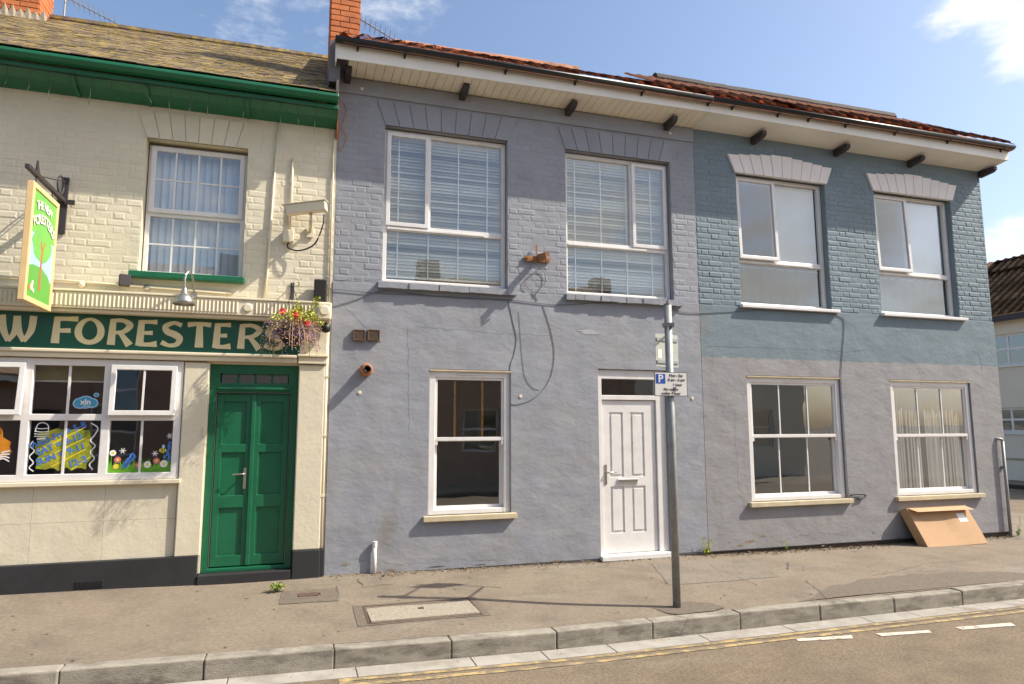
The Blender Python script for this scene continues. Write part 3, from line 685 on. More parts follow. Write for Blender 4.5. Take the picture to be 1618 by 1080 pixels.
# ================================================================== teal house
Bh = thing('terraced_house', 'corner terraced house, teal brick upstairs over taupe render, pale stepped lintels', 'house', ((XS+XR)/2, 0, 0))
wb = obj('wall', holed(XS+.001, XR, .03, 5.92, [U3, U4, G2, G3], 0, .28), mat('teal_masonry_paint', (.152, .20, .228), .75, .1, 1.5, .002, 60), Bh)
obj('plinth', B(XS+.001, XR-.01, .012, .27, -.3, .03), 'brickbase', Bh)
rc = holed(XS+.001, XR+.012, .04, 3.29, [G2, G3], -.014, -.0005); obj('render_coat', rc, 'renderB', Bh, bevel=.004)
bricks(wb, XS+.004, XR-.002, 3.30, 5.72, [U3, U4, (U3[0]-.14, U3[1]+.14, U3[3]-.01, U3[3]+.34), (U4[0]-.14, U4[1]+.14, U4[3]-.01, U4[3]+.34)], 'brickB', seed=8, vis=inview, d=.0048)
for U in (U3, U4):
    flat_arch(Bh, U[0]-.03, U[1]+.03, U[3]-.012, 'lintel', n=10, h=.31, y=-.03, spread=.13)
    obj('window_sill', B(U[0]-.035, U[1]+.09, -.075, .09, U[2]-.045, U[2]-.002), 'upvc', Bh, bevel=.005)
w3 = tri_window(Bh, U3, True, ang=-.035, frac=.455, tr=.345); w4 = tri_window(Bh, U4, True, ang=-.035, frac=.455, tr=.345)
for U, wd in ((U3, 'left'), (U4, 'right')):
    rb = thing('roller_blind', 'white roller blind behind the %s teal upstairs window' % wd, 'blind', ((U[0]+U[1])/2, .2, U[2]+.7), 'white roller blinds')
    obj('blind_sheet', B(U[0]+.74, U[1]-.06, .167, .170, U[2]+.72, U[3]-.09), 'rollerb', rb); obj('blind_tube', T([(U[0]+.05, .19, U[3]-.06), (U[1]-.05, .19, U[3]-.06)], .022), 'rollerb', rb)
    obj('hem_bar', B(U[0]+.74, U[1]-.06, .164, .174, U[2]+.70, U[2]+.72), 'rollerb', rb)
    cf = thing('standin_curtain', 'added beige half curtain imitating the pale reflection and room low in the %s teal upstairs window' % wd, 'curtain', ((U[0]+U[1])/2, .22, U[2]), 'added beige half curtains')  # added curtain; its olive tone imitates reflections and the pale room behind
    bm = bmesh.new(); pr_ = None
    for i in range(61):
        xx = U[0]+.05+(U[1]-U[0]-.1)*i/60; yy = .21+.012*math.sin(i*.8)+.006*math.sin(i*2.1); cv = [bm.verts.new((xx, yy, U[2]+.03)), bm.verts.new((xx, yy, U[2]+.60))]
        if pr_: bm.faces.new([pr_[0], cv[0], cv[1], pr_[1]])
        pr_ = cv
    bmesh.ops.solidify(bm, geom=bm.faces[:], thickness=.002); obj('curtain_panel', bm, 'pane_tone', cf, smooth=True); obj('curtain_rod', T([(U[0]+.01, .21, U[2]+.6), (U[1]-.01, .21, U[2]+.6)], .007), 'upvc', cf)
    fs = obj('window_board', B(U[0]-.02, U[1]+.02, .281, .50, U[2]-.03, U[2]), 'upvc', Bh)
sash_window(Bh, G2, 2); sash_window(Bh, G3, 2)
bm = bmesh.new(); n = 90
for U in (G3,):
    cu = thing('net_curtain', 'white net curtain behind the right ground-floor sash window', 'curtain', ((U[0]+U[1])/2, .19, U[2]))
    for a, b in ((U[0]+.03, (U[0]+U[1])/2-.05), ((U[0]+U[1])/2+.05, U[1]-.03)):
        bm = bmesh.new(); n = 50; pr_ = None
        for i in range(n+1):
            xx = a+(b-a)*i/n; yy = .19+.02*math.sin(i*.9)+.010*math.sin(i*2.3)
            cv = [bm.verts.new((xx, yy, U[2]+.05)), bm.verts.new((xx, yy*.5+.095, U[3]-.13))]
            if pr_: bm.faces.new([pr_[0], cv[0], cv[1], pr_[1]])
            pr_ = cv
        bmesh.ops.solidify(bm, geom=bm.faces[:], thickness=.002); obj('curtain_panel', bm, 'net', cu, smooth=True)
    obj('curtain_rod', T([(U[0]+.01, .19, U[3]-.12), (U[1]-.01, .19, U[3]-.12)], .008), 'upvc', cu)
eaves(Bh, XS+.001, XR+.10, (5.845, 5.985), (5.835, 6.0))
bm = bmesh.new(); poly(bm, [(XS+.001, -.399, 5.851), (XR+.10, -.399, 5.841), (XR+.10, -.001, 5.79), (XS+.001, -.001, 5.79)], (0, 0, .012)); obj('soffit', bm, 'white', Bh)
bm = bmesh.new(); poly(bm, [(XR+.10, -.418, 5.85), (XR+.10, -.418, 6.0), (XR+.10, .9, 6.0), (XR+.10, .9, 5.85)], (.016, 0, 0)); obj('side_fascia', bm, 'white', Bh)
bm = bmesh.new(); poly(bm, [(XR+.003, -.002, 5.793), (XR+.099, -.002, 5.793), (XR+.099, .9, 5.793), (XR+.003, .9, 5.793)], (0, 0, .01)); obj('side_soffit', bm, 'white', Bh)
for px in (1203, 1335, 1453, 1566):
    p = W(px, 210+(px-1203)*.15, -.2); corbel(Bh, min(p.x, XR+.05), 5.788)
gutter(Bh, XS+.02, 6.012, XR+.15, 6.045, brs=[W(x_, 180, -.47).x for x_ in (1122, 1160, 1232, 1280, 1338, 1415, 1497, 1580)])
tiled_roof(Bh, 4.64, XR+.14, 6.01, 1.0, 7.02, 7.06, 'tile', hip=.75, zeb=6.05, ridge_m='darktile', ridge_x=(5.15, 9.9))
shell(Bh, XS, XR)
obj('side_wall', B(XR-.019, XR, .281, 6.0, -.3, 5.79), 'renderB', Bh)
# pole-like pipe at the corner
p0, p1 = W(1597, 842, -.06), W(1588, 697, -.06)
dp = thing('corner_pipe', 'thin grey galvanised pipe at the right corner of the taupe wall', 'pipe', (p0.x, -.06, pz(p0.x, -.06)))
obj('pipe', T([(p0.x, -.06, pz(p0.x, -.06)-.02), (p0.x, -.06, p1.z)], .022, 10), 'galv', dp, smooth=True); obj('top_bend', T(smooth_path([(p0.x, -.06, p1.z-.01), (p0.x-.01, -.055, p1.z+.03), (p0.x-.06, -.03, p1.z+.04), (p0.x-.09, -.0, p1.z+.03)], 3), .022, 10), 'galv', dp, smooth=True)
obj('pipe_clip', B(p0.x-.03, p0.x+.03, -.04, -.0145, 1.0, 1.03), 'galv', dp)

# ================================================================== pub
P = thing('public_house', 'cream painted public house with green eaves, shopfront and double doors', 'pub', (-2.0, 0, .1))
PX0 = -5.2; XP = XL-.002
PW = (-5.0, -1.135, 1.13, 2.345)                       # shop window opening
PD = (-.888, .012, .165, 2.328)
pw = obj('wall', holed(PX0, XP, .3, 5.30, [PU, PW, PD], 0, .28), 'cream', P)
bricks(pw, PX0, XP-.002, 3.06, 5.13, [PU, (PU[0]-.13, PU[1]+.13, PU[3]-.01, PU[3]+.31), (PU[0]-.08, PU[1]+.02, PU[2]-.1, PU[2]+.01)], 'creambrick', seed=21, vis=inview, d=.0028)
flat_arch(P, PU[0], PU[1], PU[3], 'creambrick', n=8, y=-.012, step=False, spread=.10)
obj('plinth', holed(PX0, XP-.002, -.3, .35, [(PD[0]-.02, PD[1], .1, .35)], -.055, .2), 'black', P, bevel=.006)
obj('door_step', B(PD[0]-.015, PD[1]-.005, -.07, .3, -.2, .155), 'black', P, bevel=.01)
av = obj('air_brick', B(-1.98, -1.74, -.062, -.0555, .11, .175), 'black', P)
for k in range(8): obj('air_slot', B(-1.97+k*.029, -1.952+k*.029, -.0665, -.0622, .12, .165), 'dark', av)
# stall riser, pilasters, cornice, fascia
obj('window_ledge', B(PX0, -1.105, -.07, .02, 1.085, 1.13), 'creamgloss', P, bevel=.008)
for k, (a, b) in enumerate(((PX0, -2.42), (-2.41, -1.80), (-1.79, -1.15))):
    for c_, d_ in ((.352, .730), (.732, 1.084)): obj('riser_panel', B(a, b+.008, -.012, -.0005, c_, d_), 'cream', P, bevel=.0015)
obj('pilaster', B(-1.13, PD[0]-.003, -.05, -.0005, .351, 2.335), 'cream', P, bevel=.01)
obj('pilaster', B(PD[1]+.003, .292, -.055, -.0005, .351, 2.335), 'cream', P, bevel=.01)
obj('pilaster_base', B(PD[1]+.003, .30, -.075, -.0555, -.1, .35), 'black', P, bevel=.008)
cap = obj('capital', B(PD[1]-.01, .31, -.085, -.0005, 2.345, 2.42), 'creamgloss', P, bevel=.008); obj('capital_moulding', B(PD[1]-.02, .32, -.105, -.0005, 2.421, 2.45), 'creamgloss', P, bevel=.008)
obj('lower_moulding', B(PX0, PD[1]-.021, -.08, -.0005, 2.352, 2.40), 'creamgloss', P, bevel=.008); obj('lower_moulding', B(PX0, PD[1]-.021, -.10, -.0005, 2.401, 2.437), 'creamgloss', P, bevel=.01)
fb = obj('fascia_board', B(PX0, .012, -.06, -.0005, 2.44, 2.80), 'dgreen', P, bevel=.003)
obj('fascia_end', B(.013, .30, -.065, -.0005, 2.451, 2.80), 'cream', P, bevel=.005)
obj('cornice_soffit', B(PX0, .325, -.17, -.0005, 2.801, 2.835), 'creamgloss', P, bevel=.006)
co = obj('cornice', B(PX0, .18, -.20, -.0005, 2.836, 3.0), 'creamgloss', P, bevel=.004)
bm = bmesh.new(); xx = PX0+.02
while xx < .15:
    if not (-.60 < xx < -.46): tube(bm, [(xx, -.20, 2.862), (xx, -.20, 2.975)], .0125, 6)
    xx += .0385
obj('flutes', bm, 'creamgloss', co, kind='stuff')
for cx in (-.53,):
    bm = bmesh.new(); lathe(bm, [(.0, -.216), (.035, -.216), (.045, -.210), (.05, -.2005)], (cx, 0, 2.918), 'Y'); obj('roundel', bm, 'creamgloss', co)
ce = obj('cornice_block', B(.181, .335, -.235, -.0005, 2.82, 3.02), 'creamgloss', P, bevel=.02)
bm = bmesh.new(); lathe(bm, [(.0, -.246), (.045, -.246), (.056, -.240), (.06, -.2355)], (.258, 0, 2.925), 'Y'); obj('roundel', bm, 'creamgloss', ce)
obj('cornice_top', B(PX0, .18, -.215, -.0005, 3.001, 3.025), 'creamgloss', P, bevel=.006)
# lettering on the fascia
def stroke(bm, pts, ws, y, k=8):
    q = smooth_path([(p[0], 0, p[1]) for p in pts], k) if len(pts) > 2 else [Vector((p[0], 0, p[1])) for p in pts]
    n = len(q); prev = None
    for i, p in enumerate(q):
        t = (q[min(i+1, n-1)]-q[max(i-1, 0)]).normalized(); nn = Vector((-t.z, 0, t.x))
        f = i/(n-1)*(len(ws)-1); j = min(int(f), len(ws)-2); wd = (ws[j]*(1-(f-j))+ws[j+1]*(f-j))/2
        cv = [bm.verts.new((p+nn*wd).xyz+Vector((0, y, 0))), bm.verts.new((p-nn*wd).xyz+Vector((0, y, 0)))]
        if prev: bm.faces.new([prev[0], cv[0], cv[1], prev[1]])
        prev = cv
GL = {
 'F': (.66, [([(.13, .0), (.15, 1.0)], [.23, .17]), ([(.10, .93), (.40, .945), (.70, .955)], [.14, .13, .17]), ([(.12, .48), (.52, .50)], [.12, .15])]),
 'O': (.86, [([(.50, .955), (.36, .95), (.15, .78), (.10, .46), (.22, .15), (.43, .06), (.64, .15), (.77, .46), (.71, .78), (.50, .955), (.38, .955)], [.10, .11, .17, .21, .19, .14, .19, .21, .17, .11, .10])]),
 'R': (.78, [([(.12, .0), (.15, 1.0)], [.23, .17]), ([(.12, .945), (.45, .96), (.66, .78), (.48, .53), (.18, .47)], [.12, .13, .20, .14, .10]), ([(.36, .50), (.52, .26), (.68, .0)], [.12, .17, .23])]),
 'E': (.68, [([(.12, .0), (.15, 1.0)], [.23, .18]), ([(.10, .94), (.40, .95), (.62, .955)], [.12, .12, .16]), ([(.12, .50), (.50, .52)], [.10, .14]), ([(.10, .06), (.38, .055), (.64, .09)], [.13, .13, .20])]),
 'S': (.66, [([(.60, .86), (.38, .95), (.15, .80), (.20, .60), (.42, .48), (.56, .32), (.48, .10), (.26, .05), (.05, .17)], [.14, .12, .17, .20, .22, .20, .15, .12, .16])]),
 'T': (.80, [([(.42, .0), (.41, .95)], [.26, .18]), ([(.02, .90), (.40, .955), (.78, .92)], [.17, .12, .16])]),
 'W': (1.1, [([(.05, 1.0), (.12, .5), (.30, .03)], [.20, .20, .13]), ([(.30, .03), (.48, .38), (.52, .98)], [.12, .17, .19]), ([(.52, .98), (.60, .45), (.78, .03)], [.19, .18, .13]), ([(.78, .03), (.98, .45), (1.03, 1.0)], [.12, .19, .20])]),
}
for ch, a, b in (('W', 0, 55), ('F', 82, 120), ('O', 121, 164), ('R', 172, 211), ('E', 217, 251), ('S', 255, 290), ('T', 297, 334), ('E', 339, 367), ('R', 377, 416), ('S', 418, 452)):
    xa, xb = W(a-2, 525, -.06).x, W(b, 525, -.06).x; gw, st = GL[ch]; bm = bmesh.new(); h = .265; zb = 2.492
    if ch == 'O':
        n_ = 40; ro = []; ri = []
        for k in range(n_):
            t = 2*math.pi*k/n_; cx_, cz_ = (xa+xb)/2, zb+.5*h
            ro.append(bm.verts.new((cx_+.53*(xb-xa)*math.cos(t)*(1-.05*math.sin(t)), -.0612, cz_+.52*h*math.sin(t)))); ri.append(bm.verts.new((cx_+.27*(xb-xa)*math.cos(t)*(1-.12*math.sin(t)), -.0612, cz_+.035*h+.37*h*math.sin(t))))
        for k in range(n_): j = (k+1) % n_; bm.faces.new([ro[k], ro[j], ri[j], ri[k]])
        st = []
    for k, (pts, ws) in enumerate(st): stroke(bm, [(xa+p[0]/gw*(xb-xa), zb+p[1]*h) for p in pts], [q*h*1.22 for q in ws], -.0612-.0004*k)
    obj('letter', bm, 'gold', fb)
# shop window
X = lambda px, py=620: W(px, py, -.03).x
m1a, m1b, m2a, m2b = X(36), X(50), X(163), X(177)
cols = [(-3.42, m1a), (m1b, m2a), (m2b, -1.21)]
ztr = (1.725, 1.79); zbot, ztop = 1.20, 2.275
hl = []
for a, b in cols: hl += [(a, b, ztr[1], ztop), (a, b, zbot, ztr[0])]
hl += [(-4.9, -3.49, ztr[1], ztop), (-4.9, -3.49, zbot, ztr[0])]
sw = fixed_window(P, PW[0], PW[1]-.003, PW[2]+.002, PW[3]-.002, -.035, holes=hl)
for i, (a, b) in enumerate(cols):
    pane(sw, a, b, zbot, ztr[0], .0, 'glassdark'); mid = (a+b)/2
    obj('glazing_bar', B(mid-.011, mid+.011, -.012, -.001, zbot, ztr[0]), 'upvc', sw)
    if i == 1:
        pane(sw, a, b, ztr[1], ztop, .0, 'glassdark'); obj('glazing_bar', B(mid-.011, mid+.011, -.012, -.001, ztr[1], ztop), 'upvc', sw)
    else: sash(sw, a-.015, b+.015, ztr[1]-.015, ztop+.015, -.06, .05, -.10 if i == 0 else -.055, ((a+b)/2,), 'glassdark')
pane(sw, -4.9, -3.49, zbot, ztr[0], .0, 'glassdark'); pane(sw, -4.9, -3.49, ztr[1], ztop, .0, 'glassdark')
a, b = cols[1]
rb = thing('roller_blind', 'beige roller blind at the top of the pub shop window', 'blind', ((a+b)/2, .1, 2.1)); obj('blind_sheet', B(a-.03, b+.03, .10, .104, 2.13, ztop+.05), 'brown', rb); obj('hem_bar', B(a-.03, b+.03, .096, .108, 2.115, 2.13), 'upvc', rb)
# paint on the glass (flat, on the outside of the panes)
def blob(bm, c, r, y, n=10, jit=.15, sx=1, seed=0):
    rn = random.Random(seed); bm.faces.new([bm.verts.new((c[0]+sx*r*(1+rn.uniform(-jit, jit))*math.cos(2*math.pi*k/n), y, c[1]+r*(1+rn.uniform(-jit, jit))*math.sin(2*math.pi*k/n))) for k in range(n)])
def line(bm, pts, w_, y): stroke(bm, pts, [w_]*2, y, 5)
a, b = cols[1]; h = ztr[0]-zbot; wd = b-a; py = -.0025
U_ = lambda u, v: (a+u*wd, zbot+v*h)
bm = bmesh.new(); rn = random.Random(6)
pts = []
for k in range(40):
    t = 2*math.pi*k/40; cx, cz = math.cos(t), math.sin(t); s = 1/max(abs(cx), abs(cz))**.75; pts.append(U_(.5+.40*cx*s*rn.uniform(.86, 1.04), .46+.40*cz*s*rn.uniform(.86, 1.04)))
bm.faces.new([bm.verts.new((p[0], py, p[1])) for p in pts]); obj('painted_background', bm, 'pgreen', sw)
def tx(s, u, v, size, m='pblue', rot=R(22), y=py-.0012): p = U_(u, v); text('painted_lettering', s, size, (p[0], y, p[1]), m, sw, rot=rot, bold=.002)
tx('Wed-Fri = 5-8', .40, .72, .088, rot=R(26)); tx('SAT = 9-12', .43, .555, .088, rot=R(24)); tx('SUN = 9-11', .46, .37, .09, rot=R(22)); tx('12-3', .70, .22, .095, rot=R(22))
bm = bmesh.new()
for p, q in (((.14, .44), (.78, .88)), ((.2, .28), (.80, .68)), ((.34, .14), (.80, .46)), ((.62, .08), (.88, .32))): line(bm, [U_(*p), U_(*q)], .008, py-.0008)
obj('painted_underline', bm, 'pyellow', sw)
bm = bmesh.new()
line(bm, [U_(.06, .62), U_(.03, .52), U_(.09, .44), U_(.03, .33), U_(.09, .22), U_(.04, .13), U_(.10, .06)], .010, py-.001); line(bm, [U_(.85, .95), U_(.95, .86), U_(.91, .72), U_(.86, .62), U_(.93, .52), U_(.87, .40), U_(.93, .28), U_(.87, .17), U_(.92, .07)], .012, py-.001)
line(bm, [U_(.08, .80), U_(.11, .93), U_(.18, .96), U_(.25, .91), U_(.26, .80)], .009, py-.001)
for v in (.86, .80, .755, .71): line(bm, [U_(.07, v), U_(.17, v-.012), U_(.27, v)], .008, py-.0011)
line(bm, [U_(.11, .655), U_(.23, .665)], .014, py-.001); obj('painted_outline', bm, 'pwhite', sw)
a3, b3 = cols[2]; w3_ = b3-a3; V_ = lambda u, v: (a3+u*w3_, zbot+v*h)
bm = bmesh.new(); rn = random.Random(8)
for k in range(150):
    u = rn.uniform(0, 1); hh = rn.uniform(.08, .30)*(1.5 if u < .08 or u > .9 else 1); p = V_(u, 0); q = V_(min(.995, max(.005, u+rn.uniform(-.06, .06))), hh); bw = .008
    bm.faces.new([bm.verts.new((p[0]-bw, py-.00001*k, zbot+.002)), bm.verts.new((p[0]+bw, py-.00001*k, zbot+.002)), bm.verts.new((q[0], py-.00001*k, q[1]))])
bm.faces.new([bm.verts.new((*((V_(u, v)[0], py+.0003, V_(u, v)[1])),)) for u, v in ((.0, .005), (1, .005), (1, .12), (.8, .10), (.6, .15), (.4, .11), (.2, .16), (0, .13))]); obj('painted_grass', bm, 'pgrass', sw)
for k, (u, v, r_, m_) in enumerate(((.07, .38, .032, 'pwhite'), (.15, .25, .034, 'ppink'), (.13, .12, .028, 'pyellow'), (.48, .14, .034, 'ppink'), (.62, .15, .036, 'pwhite'), (.76, .22, .034, 'ppink'), (.88, .16, .038, 'pwhite'))):
    bm = bmesh.new(); c_ = V_(u, v)
    for j in range(9):
        t = j*2*math.pi/9; blob(bm, (c_[0]+.66*r_*math.cos(t), c_[1]+.66*r_*math.sin(t)), r_*.34, py-.002-.0001*j, 7, .1, seed=j)
    f_ = obj('painted_flower', bm, m_, sw); bm = bmesh.new(); blob(bm, c_, r_*.42, py-.0032, 9, .05); obj('painted_flower_centre', bm, 'pyellow', sw)
bm = bmesh.new()
for u, v in ((.22, .42), (.73, .36), (.95, .70)):
    for j in range(6):
        t = j*math.pi/3; c_ = V_(u, v); line(bm, [c_, (c_[0]+.03*math.cos(t), c_[1]+.03*math.sin(t))], .007, py-.0021-.0001*j)
obj('painted_star_flower', bm, 'pwhite', sw)
for (u0, v0, u1, v1) in ((.24, .10, .36, .36), (.30, .12, .42, .34), (.90, .28, .97, .58), (.95, .22, .96, .50)):
    bm = bmesh.new(); rn = random.Random(int(u0*100))
    for j in range(14): t = j/13; c_ = V_(u0+(u1-u0)*t+rn.uniform(-.02, .02), v0+(v1-v0)*t); blob(bm, c_, .011, py-.0022-.0001*j, 6, .2, seed=j)
    obj('painted_bluebell', bm, 'pblue', sw)
c_ = V_(.85, .42); bm = bmesh.new(); blob(bm, c_, .025, py-.0036, 10, .05, 1.3); be = obj('painted_bee', bm, 'pyellow', sw); bm = bmesh.new()
for j in (-1, 0, 1): line(bm, [(c_[0]+j*.014, c_[1]-.02), (c_[0]+j*.014, c_[1]+.02)], .007, py-.0042)
obj('painted_bee_stripe', bm, 'ink', sw); bm = bmesh.new(); blob(bm, (c_[0]+.005, c_[1]+.04), .02, py-.0037, 8, .1, .7); obj('painted_bee_wing', bm, 'skyblue', sw)
a1, b1 = cols[0]; bm = bmesh.new(); rn = random.Random(12); pts = []
for k in range(30):
    t = 2*math.pi*k/30; pts.append((b1-.36+.30*math.cos(t)*rn.uniform(.8, 1.1), zbot+.27+.25*math.sin(t)*rn.uniform(.85, 1.05)))
bm.faces.new([bm.verts.new((p[0], py, p[1])) for p in pts]); obj('painted_background', bm, 'porange', sw)
bm = bmesh.new()
for k in range(4): line(bm, [(b1-.20+.02*k, zbot+.12+.03*k), (b1-.13, zbot+.16+.02*k), (b1-.07, zbot+.13+.035*k)], .012, py-.001-.0002*k)
obj('painted_outline', bm, 'pwhite', sw)
# round telecom sticker
c_ = U_(.75, 1.33); bm = bmesh.new()
for k, (dx, dz, r_) in enumerate(((-.05, 0, .055), (.0, .012, .065), (.055, .004, .05), (.09, .085, .022))): blob(bm, (c_[0]+dx, c_[1]+dz), r_, py-.0001*k, 14, .02, 1.15)
obj('sticker_edge', bm, 'skyblue', sw); bm = bmesh.new()
for k, (dx, dz, r_) in enumerate(((-.05, 0, .045), (.0, .012, .055), (.055, .004, .04), (.09, .085, .014))): blob(bm, (c_[0]+dx, c_[1]+dz), r_, py-.001-.0001*k, 14, .02, 1.15)
obj('sticker', bm, 'pcyan', sw)
text('sticker_lettering', 'xln', .075, (c_[0], py-.003, c_[1]+.012), 'pwhite', sw, bold=.002); text('sticker_lettering', 'telecom', .022, (c_[0]+.01, py-.003, c_[1]-.027), 'pwhite', sw)
# double door
x0, x1, z0, z1 = PD; yd = .10
pf = obj('door_frame', holed(x0+.003, x1-.003, z0-.01, z1, [(x0+.07, x1-.07, z0+.03, 2.03), (x0+.10, x1-.10, 2.13, z1-.10)], yd-.07, yd+.08), 'green', P, bevel=.006)
fx0, fx1 = x0+.10, x1-.10
for k in range(1, 4):
    xx = fx0+(fx1-fx0)*k/4; obj('fanlight_bar', B(xx-.012, xx+.012, yd-.02, yd+.02, 2.131, z1-.101), 'green', pf)
for k in range(4): pane(pf, fx0+(fx1-fx0)*k/4+.014, fx0+(fx1-fx0)*(k+1)/4-.014, 2.135, z1-.105, yd, 'glassdark')
obj('transom_moulding', B(x0+.08, x1-.08, yd-.095, yd-.071, 2.055, 2.085), 'green', pf, bevel=.008)
xm = (x0+x1)/2-.002; zz0, zz1 = z0+.04, 2.02
for (a, b) in ((x0+.08, xm-.004), (xm+.004, x1-.08)):
    hs = [(a+.065, b-.065, zz0+.11, zz0+.60), (a+.065, b-.065, zz0+.73, zz0+1.18), (a+.065, b-.065, zz0+1.27, zz1-.09)]
    lf = obj('door_leaf', holed(a, b, zz0, zz1, hs, yd-.03, yd+.02), 'green', P, bevel=.006)
    for h_ in hs: obj('panel', B(h_[0]-.003, h_[1]+.003, yd-.008, yd+.015, h_[2]-.003, h_[3]+.003), 'green', lf)
    if b < xm: LL = lf
obj('meeting_strip', B(xm-.022, xm+.024, yd-.05, yd-.0305, zz0, zz1), 'green', P, bevel=.008)
for a in (x0+.0735, x1-.0765): obj('draught_strip', B(a, a+.003, yd-.072, yd-.03, zz0, zz1), 'steel', pf)
obj('draught_strip', B(x0+.077, x1-.077, yd-.072, yd-.03, 2.0225, 2.026), 'steel', pf)
obj('handle_plate', B(xm-.075, xm-.047, yd-.04, yd-.0305, 1.0, 1.22), 'steel', LL, bevel=.004); obj('lever_handle', T([(xm-.061, yd-.04, 1.16), (xm-.061, yd-.085, 1.16), (xm-.075, yd-.09, 1.16), (xm-.18, yd-.09, 1.158)], .009), 'steel', LL, smooth=True)
obj('bell_push', B(x0-.03, x0-.005, -.062, -.0505, 1.56, 1.66), 'creamgloss', P)
# upstairs window of the pub
x0, x1, z0, z1 = PU; y = .12; zt = z0+(z1-z0)*.465
hs = [(x0+.055, x1-.055, zt+.03, z1-.065), (x0+.055, x1-.055, z0+.06, zt-.03)]
pu = fixed_window(P, x0+.01, x1-.01, z0+.015, z1-.03, y, holes=hs)
for k, h_ in enumerate(hs):
    bx = [h_[0]+(h_[1]-h_[0])*q/4 for q in (1, 2, 3)]
    if k == 0: sash(pu, h_[0]-.02, h_[1]+.02, h_[2]-.02, h_[3]+.02, y-.022, .05, 0, bx, hb=((h_[2]+h_[3])/2,))
    else:
        pane(pu, *h_, y+.03)
        for q in bx: obj('glazing_bar', B(q-.009, q+.009, y+.018, y+.0285, h_[2], h_[3]), 'upvc', pu)
        obj('glazing_bar', B(h_[0], h_[1], y+.0185, y+.028, (h_[2]+h_[3])/2-.008, (h_[2]+h_[3])/2+.008), 'upvc', pu)
obj('window_sill', B(x0-.07, x1+.03, -.10, .12, z0-.055, z0+.012), 'green', P, bevel=.01)
vb = thing('vertical_blind', 'pale blue vertical blind in the pub upstairs window', 'blind', ((x0+x1)/2, .3, z0))
k = 0; xx = x0+.03
while xx < x1-.03:
    rot = Matrix.Rotation(R(24+random.uniform(-7, 7)), 3, 'Z'); obj('vane', B(xx-.042, xx+.042, .249, .251, z0+.03, z1-.06, rot=rot, piv=Vector((xx, .25, 0))), 'vane', vb); xx += .072
obj('headrail', B(x0, x1, .235, .265, z1-.06, z1-.02), 'upvc', vb)
# eaves: deep green cove with brackets, gutter
obj('eaves_cove', None or (lambda bm: (poly(bm, [(PX0, -.0, 5.115), (PX0, -.03, 5.12), (PX0, -.20, 5.16), (PX0, -.29, 5.215), (PX0, -.31, 5.26), (PX0, .0, 5.26)], (XP-PX0-.01, 0, 0)), bm)[1])(bmesh.new()), 'green', P)
obj('eaves_rail', B(PX0, XP-.012, -.335, -.311, 5.215, 5.262), 'green', P, bevel=.006)
bm = bmesh.new(); poly(bm, [(PX0, -.34, 5.27), (PX0, -.42, 5.275), (PX0, -.445, 5.31), (PX0, -.44, 5.345), (PX0, -.34, 5.335)], (XP-PX0-.015, 0, 0)); obj('gutter', bm, 'green', P, bevel=.006)
for px in (115, 232, 392):
    xx = W(px, 140, -.25).x; bm = bmesh.new(); poly(bm, [(xx-.018, -.02, 5.10), (xx-.018, -.20, 5.13), (xx-.018, -.30, 5.19), (xx-.018, -.31, 5.23), (xx-.018, -.15, 5.13), (xx-.018, -.02, 5.115)], (.036, 0, 0)); obj('eaves_bracket', bm, 'green', P)
# slate roof
RY, RZ, EY, EZ = 3.0, 7.60, -.40, 5.36
rf = obj('roof', (lambda bm: (poly(bm, [(PX0, EY+.05, EZ), (XP-.02, EY+.05, EZ+.02), (XP-.02, RY, RZ), (PX0, RY, RZ-.06)], (0, 0, -.06)), poly(bm, [(PX0, RY+.001, RZ-.06), (XP-.02, RY+.001, RZ), (XP-.02, 6.4, EZ), (PX0, 6.4, EZ)], (0, 0, -.06)), bm)[2])(bmesh.new()), 'slate', P)
sm_ = bpy.data.meshes.new('slate'); bm = bmesh.new(); box(bm, -.098, .098, 0, .26, 0, .008); bm.to_mesh(sm_); bm.free(); sm_.materials.append(M['slate'])
rn = random.Random(17); pitch = math.atan2(RZ-EZ, RY-EY); run = math.hypot(RZ-EZ, RY-EY); nr = int(run/.128); bm2 = bmesh.new(); cnt = 0
sl_list = []
for r_ in range(nr):
    f = r_/nr; xx = XP-.13-(.1 if r_ % 2 else 0)
    while xx > PX0+.1: sl_list.append((xx, f)); xx -= .2005
def s_loc(xx, f): return Vector((xx, EY-.015+(RY-EY)*f, EZ+.012+(RZ-EZ)*f-.06*(XP-xx)/5.5*f))
sl_list.sort(key=lambda t: (s_loc(*t)-CAM).length+(0 if t[0] > -4.0 else 50))
for i, (xx, f) in enumerate(sl_list):
    loc = s_loc(xx, f)+Vector((rn.uniform(-.005, .005), 0, rn.uniform(0, .006))); rot = (pitch-.035+rn.uniform(-.025, .025), rn.uniform(-.012, .012), rn.uniform(-.02, .02))
    if i < 300: o = bpy.data.objects.new('slate', sm_); link(o, rf); o.location = loc; o.rotation_euler = rot
    else:
        tm = Matrix.Translation(loc) @ Matrix.Rotation(rot[0], 4, 'X'); tb = bmesh.new(); tb.from_mesh(sm_)
        for fa in tb.faces: bm2.faces.new([bm2.verts.new(tm @ v.co) for v in fa.verts])
        tb.free()
obj('upper_slates', bm2, 'slate', rf, kind='stuff')
xr = PX0
while xr < XP-.1: xe = min(xr+.45, XP-.02); obj('ridge_tile', T([(xr, RY, RZ-.06+.06*(xr-PX0)/5.5+.0), (xe+.01, RY, RZ-.06+.06*(xe-PX0)/5.5)], .09, 8), 'slate', rf); xr = xe
